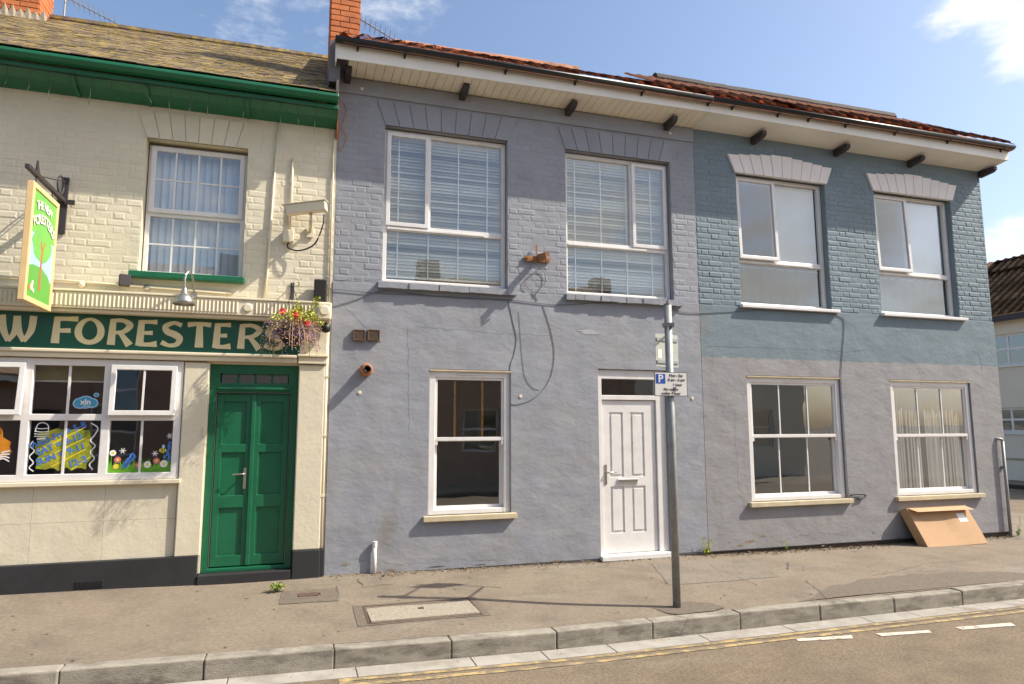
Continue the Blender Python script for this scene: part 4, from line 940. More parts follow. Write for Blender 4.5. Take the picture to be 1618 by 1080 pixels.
# lead step flashing against the taller house, and its side wall above the pub roof
obj('flashing', (lambda bm: (poly(bm, [(.30, -.40, 5.36), (.30, 1.6, 6.70), (.30, 1.6, 6.84), (.30, -.40, 5.52)], (.03, 0, 0)), bm)[1])(bmesh.new()), 'lead', rf)
ps = (lambda bm: (poly(bm, [(.332, -.15, 5.0), (.332, 5.0, 5.0), (.332, 5.0, 6.3), (.332, 2.5, 7.6), (.332, -.15, 6.0)], (.012, 0, 0)), bm)[1])(bmesh.new()); obj('gable_wall', ps, 'redbrick', A)
c2_ = stack(rf, -4.75, -3.62, 2.55, 3.05, 7.0, 9.2, 5)
bm = bmesh.new(); rn = random.Random(3); xx = -4.8
while xx < -3.58: poly(bm, [(xx, 2.50, 7.15), (xx+.09, 2.50, 7.15), (xx+.09, 2.535, 7.34+rn.uniform(0, .02)), (xx+.045, 2.535, 7.44+rn.uniform(-.03, .03)), (xx, 2.535, 7.34)], (0, .01, 0)); xx += .092
obj('step_flashing', bm, 'mortar', rf)
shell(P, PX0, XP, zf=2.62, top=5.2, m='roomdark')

# ================================================================== things on the pub wall
# hanging sign
hs_ = thing('hanging_sign', 'green hanging pub sign with a painted tree on an iron bracket', 'sign', (-2.36, -.57, 2.8))
SX = -2.35; y0, y1, z0, z1 = -.90, -.25, 2.80, 3.85
bd = obj('board', B(SX-.018, SX+.018, y0, y1, z0, z1), 'lime', hs_)
for a in (SX-.028,):
    bm = holed(y0-.02, y1+.02, z0-.02, z1+.02, [(y0+.03, y1-.03, z0+.03, z1-.03)], 0, .056)
    for v in bm.verts: v.co = Vector((a+v.co.y, v.co.x, v.co.z))
    obj('frame', bm, 'signframe', hs_, bevel=.005)
xf = SX+.0185
def art(pts, m_, lay, name): obj(name, (lambda bm: (bm.faces.new([bm.verts.new((xf+.0006*lay, p[0], p[1])) for p in pts]), bm)[1])(bmesh.new()), m_, bd)
ya, yb = y0+.03, y1-.03; D = lambda u, v: (ya+(yb-ya)*u, z0+.03+(z1-z0-.06)*v)
art([D(0, .22), D(1, .22), D(1, .60), D(0, .60)], 'skyblue', 1, 'painted_sky')
art([D(0, 0), D(1, 0), D(1, .20), D(.85, .27), D(.55, .32), D(.2, .31), D(0, .28)], 'midgreen', 2, 'painted_hill')
rn = random.Random(5)
art([D(.5+.44*math.cos(t*.2618)*rn.uniform(.88, 1.03), .52+.15*math.sin(t*.2618)*rn.uniform(.85, 1.05)) for t in range(24)], 'lime', 3, 'painted_tree_crown')
art([D(.47, .10), D(.56, .10), D(.545, .48), D(.64, .56), D(.60, .57), D(.525, .50), D(.46, .57), D(.42, .55), D(.485, .47)], 'trunk', 4, 'painted_trunk')
for k, (u, v, r_, m_) in enumerate(((.20, .10, .05, 'signwhite'), (.22, .14, .035, 'signwhite'), (.10, .09, .04, 'porange'), (.27, .07, .03, 'signwhite'))):
    art([D(u+r_*math.cos(t*.7854)*1.1, v+r_*.7*math.sin(t*.7854)) for t in range(8)], m_, 5+k, 'painted_small_animal')
def artext(s, u, v, size, rot): p = D(u, v); text('lettering', s, size, (xf+.006, p[0], p[1]), 'signwhite', bd, rot=rot, bold=.003, normal='+X')
for s, u, v, r_ in (('T', .18, .865, .2), ('H', .26, .88, .14), ('E', .345, .89, .08), ('N', .50, .895, 0), ('E', .60, .89, -.06), ('W', .71, .88, -.14)): artext(s, u, v, .105, r_)
for k, s in enumerate('FORESTERS'):
    t = k/8; u = .08+.84*t; v = .70+.07*math.sin(math.pi*t); artext(s, u, v, .12, .5*(1-2*t))
ir = thing('sign_bracket', 'black iron wall bracket that carries the hanging pub sign', 'bracket', (-2.36, 0, 3.6))
obj('arm', B(SX-.02, SX+.02, -1.03, -.03, 3.945, 3.985), 'darkwood', ir, bevel=.004); obj('wall_plate', B(SX-.03, SX+.03, -.03, -.0075, 3.62, 4.22), 'darkwood', ir, bevel=.004); obj('foot', B(SX-.06, SX+.10, -.045, -.0305, 3.93, 3.98), 'darkwood', ir)
bm = bmesh.new(); tube(bm, [(SX, -.16+.09*math.cos(t*.314), 4.09+.09*math.sin(t*.314)) for t in range(21)], .009, 6); obj('scroll', bm, 'darkwood', ir)
obj('stay_rod', T([(SX, -.72, 3.98), (SX, -.03, 4.17)], .006, 6), 'darkwood', ir); obj('finial', T([(SX, -.78, 3.98), (SX, -.80, 4.10)], .022, 8, .008), 'darkwood', ir)
for yy in (-.80, -.36): obj('hook', T([(SX, yy, 3.945), (SX, yy, 3.865)], .008, 6), 'darkwood', ir)
# security camera
cp_ = W(505, 330, -.22)
cc = thing('security_camera', 'cream box security camera on the upper pub wall', 'camera', (cp_.x-.05, 0, cp_.z-.25))
rot = Matrix.Rotation(R(-7), 3, 'Y') @ Matrix.Rotation(R(-18), 3, 'Z'); pv = Vector((cp_.x-.12, -.22, cp_.z))
bm = B(pv.x-.24, pv.x+.20, -.275, -.165, pv.z-.055, pv.z+.05, rot=rot, piv=pv); obj('housing', bm, 'creamgloss', cc, bevel=.008)
obj('sun_shield', B(pv.x-.275, pv.x+.215, -.285, -.155, pv.z+.051, pv.z+.062, rot=rot, piv=pv), 'creamgloss', cc, bevel=.004); obj('lens_glass', B(pv.x-.246, pv.x-.2405, -.262, -.178, pv.z-.042, pv.z+.038, rot=rot, piv=pv), 'ink', cc)
obj('bracket_arm', T([(pv.x+.03, -.22, pv.z-.055), (pv.x+.03, -.20, pv.z-.15), (pv.x+.03, -.0, pv.z-.22)], .018, 8), 'creamgloss', cc, smooth=True); obj('wall_foot', B(pv.x-.01, pv.x+.07, -.03, -.0075, pv.z-.28, pv.z-.16), 'creamgloss', cc, bevel=.004)
jx = pv.x-.20; obj('junction_box', B(jx-.06, jx+.055, -.07, -.0075, pv.z-.36, pv.z-.22), 'creamgloss', cc, bevel=.008)
obj('flex', T(smooth_path([(pv.x+.17, -.20, pv.z-.05), (pv.x+.16, -.19, pv.z-.18), (pv.x+.08, -.13, pv.z-.38), (pv.x-.08, -.06, pv.z-.45), (jx, -.04, pv.z-.42), (jx, -.04, pv.z-.36)]), .009, 6), 'cable', cc, smooth=True)
def conduit(name, pts, r, m_, label): return tag(obj(name, T(pts, r, 8), m_, smooth=True), label, 'conduit')
xx = W(428, 300, -.02).x
conduit('conduit', [(xx+.05, -.02, 5.10), (xx+.0, -.02, 3.35), (xx-.02, -.02, 3.05)], .013, 'creamgloss', 'cream conduit running down the pub wall right of the upstairs window')
conduit('conduit', [(W(463, 250, -.02).x, -.02, 4.70), (W(463, 250, -.02).x, -.02, cp_.z-.22)], .012, 'creamgloss', 'short cream conduit above the security camera')
dpx = .318
dpp = thing('downpipe', 'cream painted downpipe at the join of the pub and the grey house', 'pipe', (dpx, -.04, pz(dpx, -.04)))
obj('pipe', T([(dpx-.01, -.032, pz(dpx, 0)-.01), (dpx-.01, -.032, 2.80)], .017, 8), 'creamgloss', dpp, smooth=True)
for zz in (.9, 1.55, 2.2): obj('pipe_clip', B(dpx-.034, dpx+.012, -.055, -.001, zz, zz+.022), 'creamgloss', dpp)
obj('black_foot', T([(dpx-.01, -.034, pz(dpx, 0)-.005), (dpx-.01, -.034, .36)], .0215, 8), 'black', dpp)
obj('upper_pipe', T([(dpx-.01, -.02, 3.03), (dpx-.005, -.02, 5.10)], .011, 8), 'creamgloss', dpp, smooth=True)
# swan-neck lamp
lp = W(291, 470, -.42)
lm = thing('swan_neck_lamp', 'metal swan-neck lamp hanging over the pub fascia', 'lamp', (lp.x, -.2, lp.z))
bm = bmesh.new(); lathe(bm, [(.018, .10), (.03, .075), (.032, .05), (.07, .02), (.10, -.03), (.105, -.07), (.10, -.072), (.06, -.02), (.0, .0)], lp, n=20); obj('shade', bm, 'steel', lm, smooth=True)
obj('swan_neck', T(smooth_path([(lp.x, lp.y, lp.z+.09), (lp.x, lp.y+.005, lp.z+.22), (lp.x+.03, lp.y+.07, lp.z+.29), (lp.x+.05, lp.y+.15, lp.z+.22), (lp.x+.06, lp.y+.2, lp.z+.10), (lp.x+.06, -.216, lp.z+.075)]), .011, 8), 'steel', lm, smooth=True)
bm = bmesh.new(); lathe(bm, [(.0, -.20), (.035, -.20), (.035, -.18), (.0, -.18)], (lp.x+.06, -.03, lp.z+.07), 'Y'); obj('rose', bm, 'steel', lm)
zc = 3.10; conduit('conduit', [(-3.2, -.02, zc+.06), (lp.x+.4, -.02, zc-.0)], .014, 'creamgloss', 'long cream conduit lying above the fluted cornice')
for px, lb_ in ((128, 'left'), (232, 'right')):
    q = W(px, 455, -.03); bm = bmesh.new(); lathe(bm, [(.0, -.05), (.03, -.045), (.035, -.008)], (q.x, 0, 3.11), 'Y', 12); tag(obj('conduit_box', bm, 'creamgloss' if lb_ == 'left' else 'steel', smooth=True), ('round cream' if lb_ == 'left' else 'small round metal')+' junction box on the conduit above the cornice', 'junction box')
q = W(197, 443, -.08); fl2 = thing('floodlight', 'small black floodlight below the left end of the green sill', 'floodlight', (q.x, 0, q.z))
rot = Matrix.Rotation(R(20), 3, 'Z'); obj('lamp_body', B(q.x-.05, q.x+.05, -.13, -.06, q.z-.06, q.z+.06, rot=rot, piv=Vector((q.x, -.09, q.z))), 'darkwood', fl2, bevel=.006); obj('yoke', B(q.x-.015, q.x+.015, -.062, -.0075, q.z-.02, q.z+.02), 'darkwood', fl2)
# hanging basket
bc = W(462, 520, -.42)
hb = thing('hanging_basket', 'hanging basket of purple and red flowers beside the pub door', 'basket', (bc.x, -.42, bc.z-.15))
bm = bmesh.new(); lathe(bm, [(.0, -.17), (.07, -.155), (.13, -.09), (.155, .0), (.145, .0), (.0, -.03)], bc, n=18); obj('bowl', bm, 'dark', hb, smooth=True)
obj('bracket', T([(bc.x-.02, -.008, bc.z+.55), (bc.x-.02, -.10, bc.z+.55), (bc.x-.01, -.42, bc.z+.46)], .009, 6), 'darkwood', hb); obj('bracket_plate', B(bc.x-.04, bc.x, -.02, -.0075, bc.z+.25, bc.z+.58), 'darkwood', hb)
for k in range(3): t = k*2.094+.4; obj('chain', T([(bc.x+.15*math.cos(t), -.42+.15*math.sin(t), bc.z), (bc.x-.01, -.42, bc.z+.46)], .003, 4), 'darkwood', hb)
def leaves(name, parent, m_, n, fn, s0, s1, seed):
    rn = random.Random(seed); bm = bmesh.new()
    for i in range(n):
        c = fn(rn); s = rn.uniform(s0, s1); d = Vector((rn.gauss(0, 1), rn.gauss(0, 1), rn.gauss(0, 1))).normalized(); u = d.orthogonal().normalized(); v = d.cross(u)
        bm.faces.new([bm.verts.new(c+u*s), bm.verts.new(c+v*s*.5), bm.verts.new(c-u*s), bm.verts.new(c-v*s*.5)])
    return obj(name, bm, m_, parent, kind='stuff')
def trail(rn, spread=1.):
    t = rn.uniform(0, 2*math.pi); r_ = rn.uniform(.10, .27); return Vector((bc.x+r_*math.cos(t)*1.12, bc.y+r_*math.sin(t), bc.z+.09-rn.uniform(0, .28)*(r_/.22)))
leaves('trailing_stems', hb, 'drybrown', 1700, trail, .006, .015, 1); leaves('purple_flowers', hb, 'purple', 1000, trail, .006, .013, 2)
def topf(rn): t = rn.uniform(0, 2*math.pi); r_ = rn.uniform(0, .23); return Vector((bc.x+.05+r_*math.cos(t)*1.2, bc.y+r_*math.sin(t), bc.z+.06+rn.uniform(0, .17)*(1.2-r_*3)))
leaves('foliage', hb, 'dryleaf', 760, topf, .010, .024, 3)
def spike(rn): h_ = rn.uniform(0, .42); return Vector((bc.x+.04+rn.gauss(0, .012)+.02*h_, bc.y+rn.gauss(0, .012), bc.z+.12+h_))
leaves('flower_spike', hb, 'dryleaf', 120, spike, .006, .016, 4)
def spike2(rn): h_ = rn.uniform(0, .30); return Vector((bc.x+.14+rn.gauss(0, .02)+.35*h_, bc.y+rn.gauss(0, .012), bc.z+.06+h_))
leaves('flower_spike', hb, 'dryleaf', 160, spike2, .008, .022, 5)
rn = random.Random(44)
for k in range(22):
    t = rn.uniform(0, 6.28); e_ = rn.uniform(.2, .3); obj('trailing_stem', T(smooth_path([(bc.x+.1*math.cos(t), bc.y+.1*math.sin(t), bc.z+.03), (bc.x+.2*math.cos(t), bc.y+.2*math.sin(t), bc.z+.04), (bc.x+e_*math.cos(t), bc.y+e_*math.sin(t), bc.z-.08), (bc.x+e_*1.02*math.cos(t), bc.y+e_*math.sin(t), bc.z-rn.uniform(.15, .30))], 4), .003, 4), 'drybrown' if k % 3 else 'leaf', hb)
for k, (dx, dz) in enumerate(((.03, .14), (.15, .05), (-.10, .17), (.06, .10))):
    bm = bmesh.new(); c = bc+Vector((dx, -.14+.03*k, dz))
    for j in range(9):
        t = j*.7; blob_c = c+Vector((.022*math.cos(t), -.004*j, .022*math.sin(t))); bm.faces.new([bm.verts.new(blob_c+Vector((.017*math.cos(q*1.047), .006*math.sin(q*2+t), .017*math.sin(q*1.047)))) for q in range(6)])
    obj('red_flower', bm, 'red', hb)
# planter box / speaker and dome on the pub corner
q = W(507, 462, -.10); sb = thing('wall_speaker', 'small black box speaker above the cornice end block', 'speaker', (q.x, 0, q.z-.1))
obj('cabinet', B(q.x-.075, q.x+.06, -.17, -.03, q.z-.17, q.z+.14), 'ink', sb, bevel=.012); obj('wall_bracket', B(q.x-.03, q.x+.03, -.029, -.0075, q.z-.05, q.z+.05), 'ink', sb); obj('grille', B(q.x-.062, q.x+.047, -.174, -.1705, q.z-.155, q.z+.125), 'dark', sb)
q = W(515, 517, -.16); dm = thing('dome_light', 'small black dome fitting under the cornice end block', 'light fitting', (q.x, -.14, q.z))
bm = bmesh.new(); lathe(bm, [(.0, -.06), (.035, -.05), (.052, -.015), (.05, .03), (.0, .05)], (q.x, -.14, q.z), n=14); obj('dome', bm, 'ink', dm, smooth=True); obj('stem', T([(q.x, -.14, q.z+.03), (q.x, -.14, 2.819)], .014, 8), 'ink', dm)
# string of icicle lights under the green eaves
ss = thing('light_string', 'wire of unlit icicle lights strung along the green pub eaves', 'light string', (-2, -.33, 5.1))
top_ = [(-4.2+.42*k, -.345, 5.205-.012*(k % 3)) for k in range(11)]; obj('wire', T(smooth_path(top_, 3), .0045, 5), 'cable', ss)
rn = random.Random(31)
for k in range(24):
    xx = -4.1+k*.182; ln = rn.uniform(.08, .26); pts = [(xx, -.342, 5.20)]; zz = 5.20
    while zz > 5.20-ln: zz -= .05; pts.append((xx+rn.uniform(-.015, .015), -.342+rn.uniform(-.01, .01), zz))
    obj('light_strand', T(pts, .0028, 4), 'cable', ss)
# aerials
def aerial(base, tip_dir, label, mast, n=9, ln=.8):
    t = thing('tv_aerial', label, 'aerial', base); b = Vector(base); top = b+Vector((0, 0, mast)); obj('mast', T([b, top], .014, 6), 'galv', t); d = Vector(tip_dir).normalized(); obj('boom', T([top-d*.1, top+d*ln], .009, 5), 'galv', t); s = d.cross(Vector((0, 0, 1))).normalized(); s = Vector((s.x*.5, s.y*.5, .86))
    for k in range(n): c = top+d*(ln*(k+.5)/n); obj('element', T([c-s*.09, c+s*.09], .005, 4), 'galv', t)
am = W(103, 5, 3.1); aerial((am.x, 3.1, 7.55), (.9, -.1, -.42), 'television aerial beside the left pub chimney', am.z-7.55+.1, 10, .8)
am = W(566, 28, 1.3); aerial((am.x, 1.3, 6.9), (.9, .1, -.35), 'television aerial behind the orange brick chimney', am.z-6.9, 8, .6)

# ================================================================== things on the grey walls
rbk = thing('rusty_bracket', 'rusty iron bracket bolted between the upstairs windows', 'bracket', (2.84, 0, 3.75))
pA, pB = W(829, 407, -.03), W(869, 409, -.03)
obj('wall_bar', B(pA.x, pB.x, -.03, -.0075, pA.z-.035, pA.z+.03), 'rust', rbk, bevel=.003); mx_ = (pA.x+pB.x)/2+.03
bm = bmesh.new(); box(bm, mx_-.028, mx_+.028, -.30, -.0305, 3.76, 3.80, rot=Matrix.Rotation(R(8), 3, 'X'), piv=Vector((mx_, -.03, 3.78))); box(bm, mx_-.028, mx_-.018, -.30, -.0305, 3.70, 3.7595, rot=Matrix.Rotation(R(8), 3, 'X'), piv=Vector((mx_, -.03, 3.78))); obj('channel_arm', bm, 'rust', rbk)
obj('upright', B(mx_-.05, mx_-.035, -.045, -.0305, 3.72, 3.92), 'rust', rbk); obj('hook', T([(mx_-.01, -.29, 3.73), (mx_-.01, -.29, 3.66), (mx_-.01, -.26, 3.64)], .012, 6), 'rust', rbk)
for q in (pA.x+.03, pB.x-.03): obj('bolt', T([(q, -.05, pA.z), (q, -.0305, pA.z)], .012, 6), 'rust', rbk)
def wcable(pix, Y, r, m_, label, k=6, n=6):
    pts = [W(a, b, Y) for a, b in pix]; return tag(obj('cable', T(smooth_path(pts, k), r, n), m_, smooth=True), label, 'cable')
wcable([(523, 485), (560, 474), (600, 460), (640, 462), (720, 470), (800, 473), (880, 481), (960, 478), (1045, 482), (1090, 494), (1200, 490), (1300, 494), (1328, 500), (1334, 512), (1331, 560), (1329, 600), (1334, 680), (1340, 770), (1344, 783)], -.022, .0042, 'greycable', 'long dark cable running across both houses under the upstairs sills')
wcable([(512, 455), (545, 458), (590, 462), (670, 466), (760, 471), (803, 474)], -.026, .0042, 'greycable', 'second dark cable below the left upstairs window')
wcable([(803, 474), (811, 510), (816, 535), (812, 560), (806, 583), (806, 650), (806, 800)], -.0175, .0032, 'greycable', 'thin dark cable dropping down the right side of the sash window')
wcable([(858, 482), (870, 520), (876, 560), (868, 600), (845, 628), (820, 638), (807, 638)], -.0185, .0032, 'greycable', 'dark looping cable hanging between window and white door')
wcable([(820, 492), (822, 520), (825, 560), (830, 595), (842, 612), (852, 615)], -.0175, .002, 'greycable', 'very thin cable curving down beside the looping cable')
cb = wcable([(850, 425), (842, 432), (832, 440), (830, 450), (842, 462), (843, 470)], -.02, .0042, 'greycable', 'coiled cable tail hanging from the rusty bracket, left strand'); wcable([(852, 425), (860, 430), (862, 444), (853, 456), (846, 466), (850, 474)], -.02, .0042, 'greycable', 'coiled cable tail hanging from the rusty bracket, right strand')
wcable([(541, 160), (548, 175), (540, 200), (548, 218), (536, 238), (534, 205)], -.02, .004, 'pipeorange', 'copper coloured wire dangling at the top left corner of the grey house')
wcable([(1344, 783), (1352, 780), (1366, 781), (1366, 785), (1355, 788)], -.04, .012, 'cable', 'black cable end poking out beside the stone sill')
for (px, py, lb) in ((572, 141, 'at the top left of the grey house'), (1058, 211, 'above the second blinded window'), (822, 626, 'between sash window and white door'), (568, 620, 'below the flue pipe'), (1093, 629, 'right of the parking plate')):
    q = W(px, py); bm = bmesh.new(); lathe(bm, [(.0, -.022), (.02, -.020), (.022, -.0075 if q.z > 3.3 else -.0135)], (q.x, 0, q.z), 'Y', 10); tag(obj('white_plug', bm, 'creamgloss'), 'small round pale plug '+lb, 'plug')

def crack(H, pix, Y, wd, seed, m_='crack', name='crack'):
    rn = random.Random(seed); p = [W(a, b, Y) for a, b in pix]; q = []
    for a, b in zip(p, p[1:]):
        n = max(2, int((b-a).length/.05))
        for i in range(n): c = a+(b-a)*(i/n); q.append(Vector((c.x+rn.gauss(0, .007), Y, c.z+rn.gauss(0, .007))))
    q.append(p[-1]); bm = bmesh.new(); prev = None
    for i, c in enumerate(q):
        t = (q[min(i+1, len(q)-1)]-q[max(i-1, 0)]).normalized(); nn = Vector((-t.z, 0, t.x))*wd*rn.uniform(.25, 1)
        cv = [bm.verts.new(c+nn), bm.verts.new(c-nn)]
        if prev: bm.faces.new([prev[0], cv[0], cv[1], prev[1]])
        prev = cv
    return obj(name, bm, m_, H)
crack(A, [(643, 520), (645, 545), (645, 600), (646, 690)], -.0137, .0018, 1); crack(A, [(655, 515), (720, 520), (800, 527), (850, 529), (872, 531)], -.0137, .0020, 2)
crack(A, [(540, 480), (560, 500), (578, 518)], -.0137, .0016, 3); crack(A, [(690, 760), (700, 800)], -.0137, .0014, 4); crack(A, [(528, 441), (560, 440), (580, 443), (602, 441)], -.0137, .003, 5); crack(A, [(560, 885), (640, 893), (720, 884), (800, 886)], -.0137, .0014, 8)
crack(Bh, [(1536, 553), (1548, 562), (1552, 585)], -.0147, .004, 6); crack(Bh, [(1116, 547), (1200, 549), (1290, 552), (1330, 556), (1380, 553)], -.0147, .0026, 7); crack(Bh, [(1160, 640), (1166, 760), (1176, 800)], -.0147, .0016, 9); crack(Bh, [(1240, 850), (1300, 842), (1340, 846)], -.0147, .0018, 10)
def peel(H, px, py, w_, h_, Y, seed, m_='peel'):
    rn = random.Random(seed); c = W(px, py, Y); bm = bmesh.new(); n = 18
    bm.faces.new([bm.verts.new((c.x+w_*math.cos(2*math.pi*k/n)*rn.uniform(.45, 1.1), Y-.0004*(seed % 4), c.z+h_*math.sin(2*math.pi*k/n)*rn.uniform(.45, 1.1))) for k in range(n)]); obj('peeled_paint', bm, m_, H)
for a in ((1186, 855, .10, .028, -.0150, 1), (1170, 862, .06, .02, -.0150, 2), (1206, 846, .05, .018, -.0150, 3), (1152, 856, .035, .010, -.0150, 5)): peel(Bh, *a)
for k, (px, py) in enumerate(((1112, 850), (1380, 842), (1500, 830), (1140, 870), (1300, 862), (1420, 850))): peel(Bh, px, py, .035, .008, -.0151, 11+k, 'crack' if k % 2 else 'peel')
for k, (px, py, a, b) in enumerate(((620, 900, .07, .010), (760, 892, .10, .008), (880, 886, .08, .010), (600, 540, .012, .012), (545, 892, .04, .014), (690, 895, .12, .007))): peel(A, px, py, a, b, -.0143, 31+k, 'crack' if k % 2 else 'peel')
for k, (px, py, a, b) in enumerate(((930, 524, .17, .035), (1000, 700, .03, .004), (1015, 690, .03, .004))): peel(A, px, py, a, b, -.0140, 51+k, 'flake')
bm = bmesh.new(); rn = random.Random(61); pts = [(4.15, -.30), (5.55, -.33), (5.25, -1.25), (3.85, -1.22)]; vs = []
for (a, b), (c, d) in zip(pts, pts[1:]+pts[:1]):
    for i in range(8): xx, yy = a+(c-a)*i/8+rn.uniform(-.012, .012), b+(d-b)*i/8+rn.uniform(-.012, .012); vs.append(bm.verts.new((xx, yy, wob(xx, yy)+.0035)))
ce_ = bm.verts.new((4.7, -.78, wob(4.7, -.78)+.0035))
for i in range(len(vs)): bm.faces.new([vs[i], vs[(i+1) % len(vs)], ce_])
tag(obj('pavement_patch', bm, 'patch2'), 'paler asphalt trench patch in front of the white door', 'patch')
# cracks, gum and joints in the pavement
def gcrack(pix, wd, seed):
    rn = random.Random(seed); p = [G(a, b, -.01) for a, b in pix]; bm = bmesh.new(); prev = None; q = []
    for a, b in zip(p, p[1:]):
        n = max(2, int((b-a).length/.07))
        for i in range(n): c = a+(b-a)*(i/n); q.append(Vector((c.x+rn.gauss(0, .012), c.y+rn.gauss(0, .012), 0)))
    q.append(p[-1])
    for i, c in enumerate(q):
        t = (q[min(i+1, len(q)-1)]-q[max(i-1, 0)]); t.z = 0; t.normalize(); nn = Vector((-t.y, t.x, 0))*wd*rn.uniform(.3, 1); e = [c+nn, c-nn]
        cv = [bm.verts.new((v.x, min(v.y, -.01), wob(v.x, v.y)+.005)) for v in e]
        if prev: bm.faces.new([prev[0], cv[0], cv[1], prev[1]])
        prev = cv
    obj('crack', bm, 'crack', pav)
gcrack([(1120, 893), (1160, 908), (1196, 921)], .006, 1); gcrack([(1243, 888), (1245, 898)], .010, 2); gcrack([(1275, 915), (1300, 935), (1320, 945)], .005, 3); gcrack([(565, 925), (573, 935), (620, 930)], .005, 4); gcrack([(440, 955), (535, 949), (531, 935)], .006, 5); gcrack([(60, 955), (150, 948), (260, 944)], .003, 6); gcrack([(830, 905), (960, 897), (1040, 905)], .003, 7); gcrack([(1060, 965), (1120, 975)], .005, 8); gcrack([(1380, 905), (1470, 885), (1560, 880)], .004, 9)
bm = bmesh.new(); rn = random.Random(77)
for k in range(150):
    xx, yy = rn.uniform(-2.4, 9.5), rn.uniform(-2.1, -.15); rad = rn.uniform(.005, .016); zz = wob(xx, yy)+.0045
    bm.faces.new([bm.verts.new((xx+rad*math.cos(q*.785)*rn.uniform(.7, 1.1), yy+rad*math.sin(q*.785)*rn.uniform(.7, 1.1), zz)) for q in range(8)])
obj('gum_spots', bm, 'gum', pav, kind='stuff')
bm = bmesh.new()
for k in range(1500):
    xx = rn.uniform(-2, 9.5); yy = -2.30-abs(rn.gauss(0, .06)) if rn.random() < .6 else rn.uniform(-4.5, -2.5); sz = rn.uniform(.002, .007); c = Vector((xx, yy, rz(xx, yy)+(.008 if yy > -2.49 else .002))); vv = [bm.verts.new(c+Vector((rn.uniform(-1, 1), rn.uniform(-1, 1), rn.uniform(0, .8)))*sz) for _ in range(4)]
    for f in ((0, 1, 2), (0, 2, 3), (0, 1, 3), (1, 2, 3)): bm.faces.new([vv[q] for q in f])
tag(obj('gutter_grit', bm, 'soil'), 'loose grit lying in the gutter and on the road', 'grit', kind='stuff')

# ================================================================== sign post
b0 = G(1069.5, 957, -.035); PXp, PYp = b0.x, b0.y; zt = W(1054, 481, PYp).z
sp = thing('sign_post', 'grey galvanised sign post with parking plate standing by the kerb', 'sign post', (PXp, PYp, pz(PXp, PYp)))
obj('pole', T([(PXp, PYp, pz(PXp, PYp)-.02), (PXp, PYp, zt)], .038, 16), 'galv', sp, smooth=True); obj('pole_cap', T([(PXp, PYp, zt), (PXp, PYp, zt+.008)], .040, 16), 'galv', sp)
view = Vector((PXp, PYp-CAM.y, 0)).normalized(); side = Vector((view.y, -view.x, 0)); ang = math.atan2(side.y, side.x)
def oriented(x0, x1, y0, y1, z0, z1, org, an): 
    bm = B(x0, x1, y0, y1, z0, z1); mt = Matrix.Translation(org) @ Matrix.Rotation(an, 4, 'Z')
    for v in bm.verts: v.co = mt @ v.co
    return bm
O_ = Vector((PXp, PYp, 0)); an1 = R(-4)
q0, q1 = W(1035, 587, PYp-.05), W(1086, 626, PYp-.05); pw_, ph_ = (q1.x-q0.x), q0.z-q1.z; zc = (q0.z+q1.z)/2; ox = (q0.x+q1.x)/2-PXp
pl = obj('parking_plate', oriented(ox-pw_/2, ox+pw_/2, -.052, -.048, zc-ph_/2, zc+ph_/2, O_, an1), 'ink', sp)
pf2 = obj('plate_face', oriented(ox-pw_/2+.006, ox+pw_/2-.006, -.0532, -.0522, zc-ph_/2+.006, zc+ph_/2-.006, O_, an1), 'signwhite', pl)
obj('blue_square', oriented(ox-pw_*.46, ox-pw_*.17, -.0542, -.0534, zc+ph_*.02, zc+ph_*.42, O_, an1), 'blue', pl)
def ptext(s, u, v, size, m_='ink', b=.0): 
    p = Matrix.Translation(O_) @ Matrix.Rotation(an1, 4, 'Z') @ Vector((ox+u*pw_, -.0555, zc+v*ph_)); text('lettering', s, size, p, m_, pl, yaw=an1, bold=b)
ptext('P', -.315, .21, .105, 'signwhite', .003); ptext('Mon - Sat', .16, .36, .037); ptext('8 am - 6 pm', .17, .18, .037); ptext('1 hour', .20, -.02, .037); ptext('No return', .0, -.21, .037); ptext('within 1 hour', .0, -.38, .037)
obj('plate_clip', oriented(-.045, .045, -.0475, .045, zc-.015, zc+.015, O_, an1), 'galv', sp)
off = Vector((.27, .40, 0)); E_ = O_+off
for zz in (2.66, 2.02):
    obj('standoff_arm', T([O_+Vector((0, 0, zz)), E_+Vector((0, 0, zz))], .012, 6), 'galv', sp); obj('pole_clamp', oriented(-.058, .058, -.045, .045, zz-.018, zz+.018, O_, ang), 'galv', sp)
obj('rear_bar', T([E_+Vector((0, 0, 1.84)), E_+Vector((0, 0, 2.74))], .012, 6), 'galv', sp)
q0, q1 = W(1031, 527, E_.y), W(1077, 580, E_.y); gw = (q1.x-q0.x)*1.0; ox2 = (q0.x+q1.x)/2-E_.x; zc2 = (q0.z+q1.z)/2; gh = q0.z-q1.z
gp = obj('rear_sign_back', oriented(ox2-gw/2, ox2+gw/2, .013, .016, zc2-gh/2, zc2+gh/2, E_, R(16)), 'galvsheet', sp)
for dz in (gh/2-.06, -gh/2+.05): obj('sign_channel', oriented(ox2-gw/2+.01, ox2+gw/2-.01, .002, .0125, zc2+dz-.015, zc2+dz+.015, E_, R(16)), 'galv', gp)
obj('sticker', oriented(ox2-gw/2+.03, ox2-gw/2+.085, .0105, .0125, zc2-gh/2+.085, zc2-gh/2+.18, E_, R(16)), 'signwhite', gp)

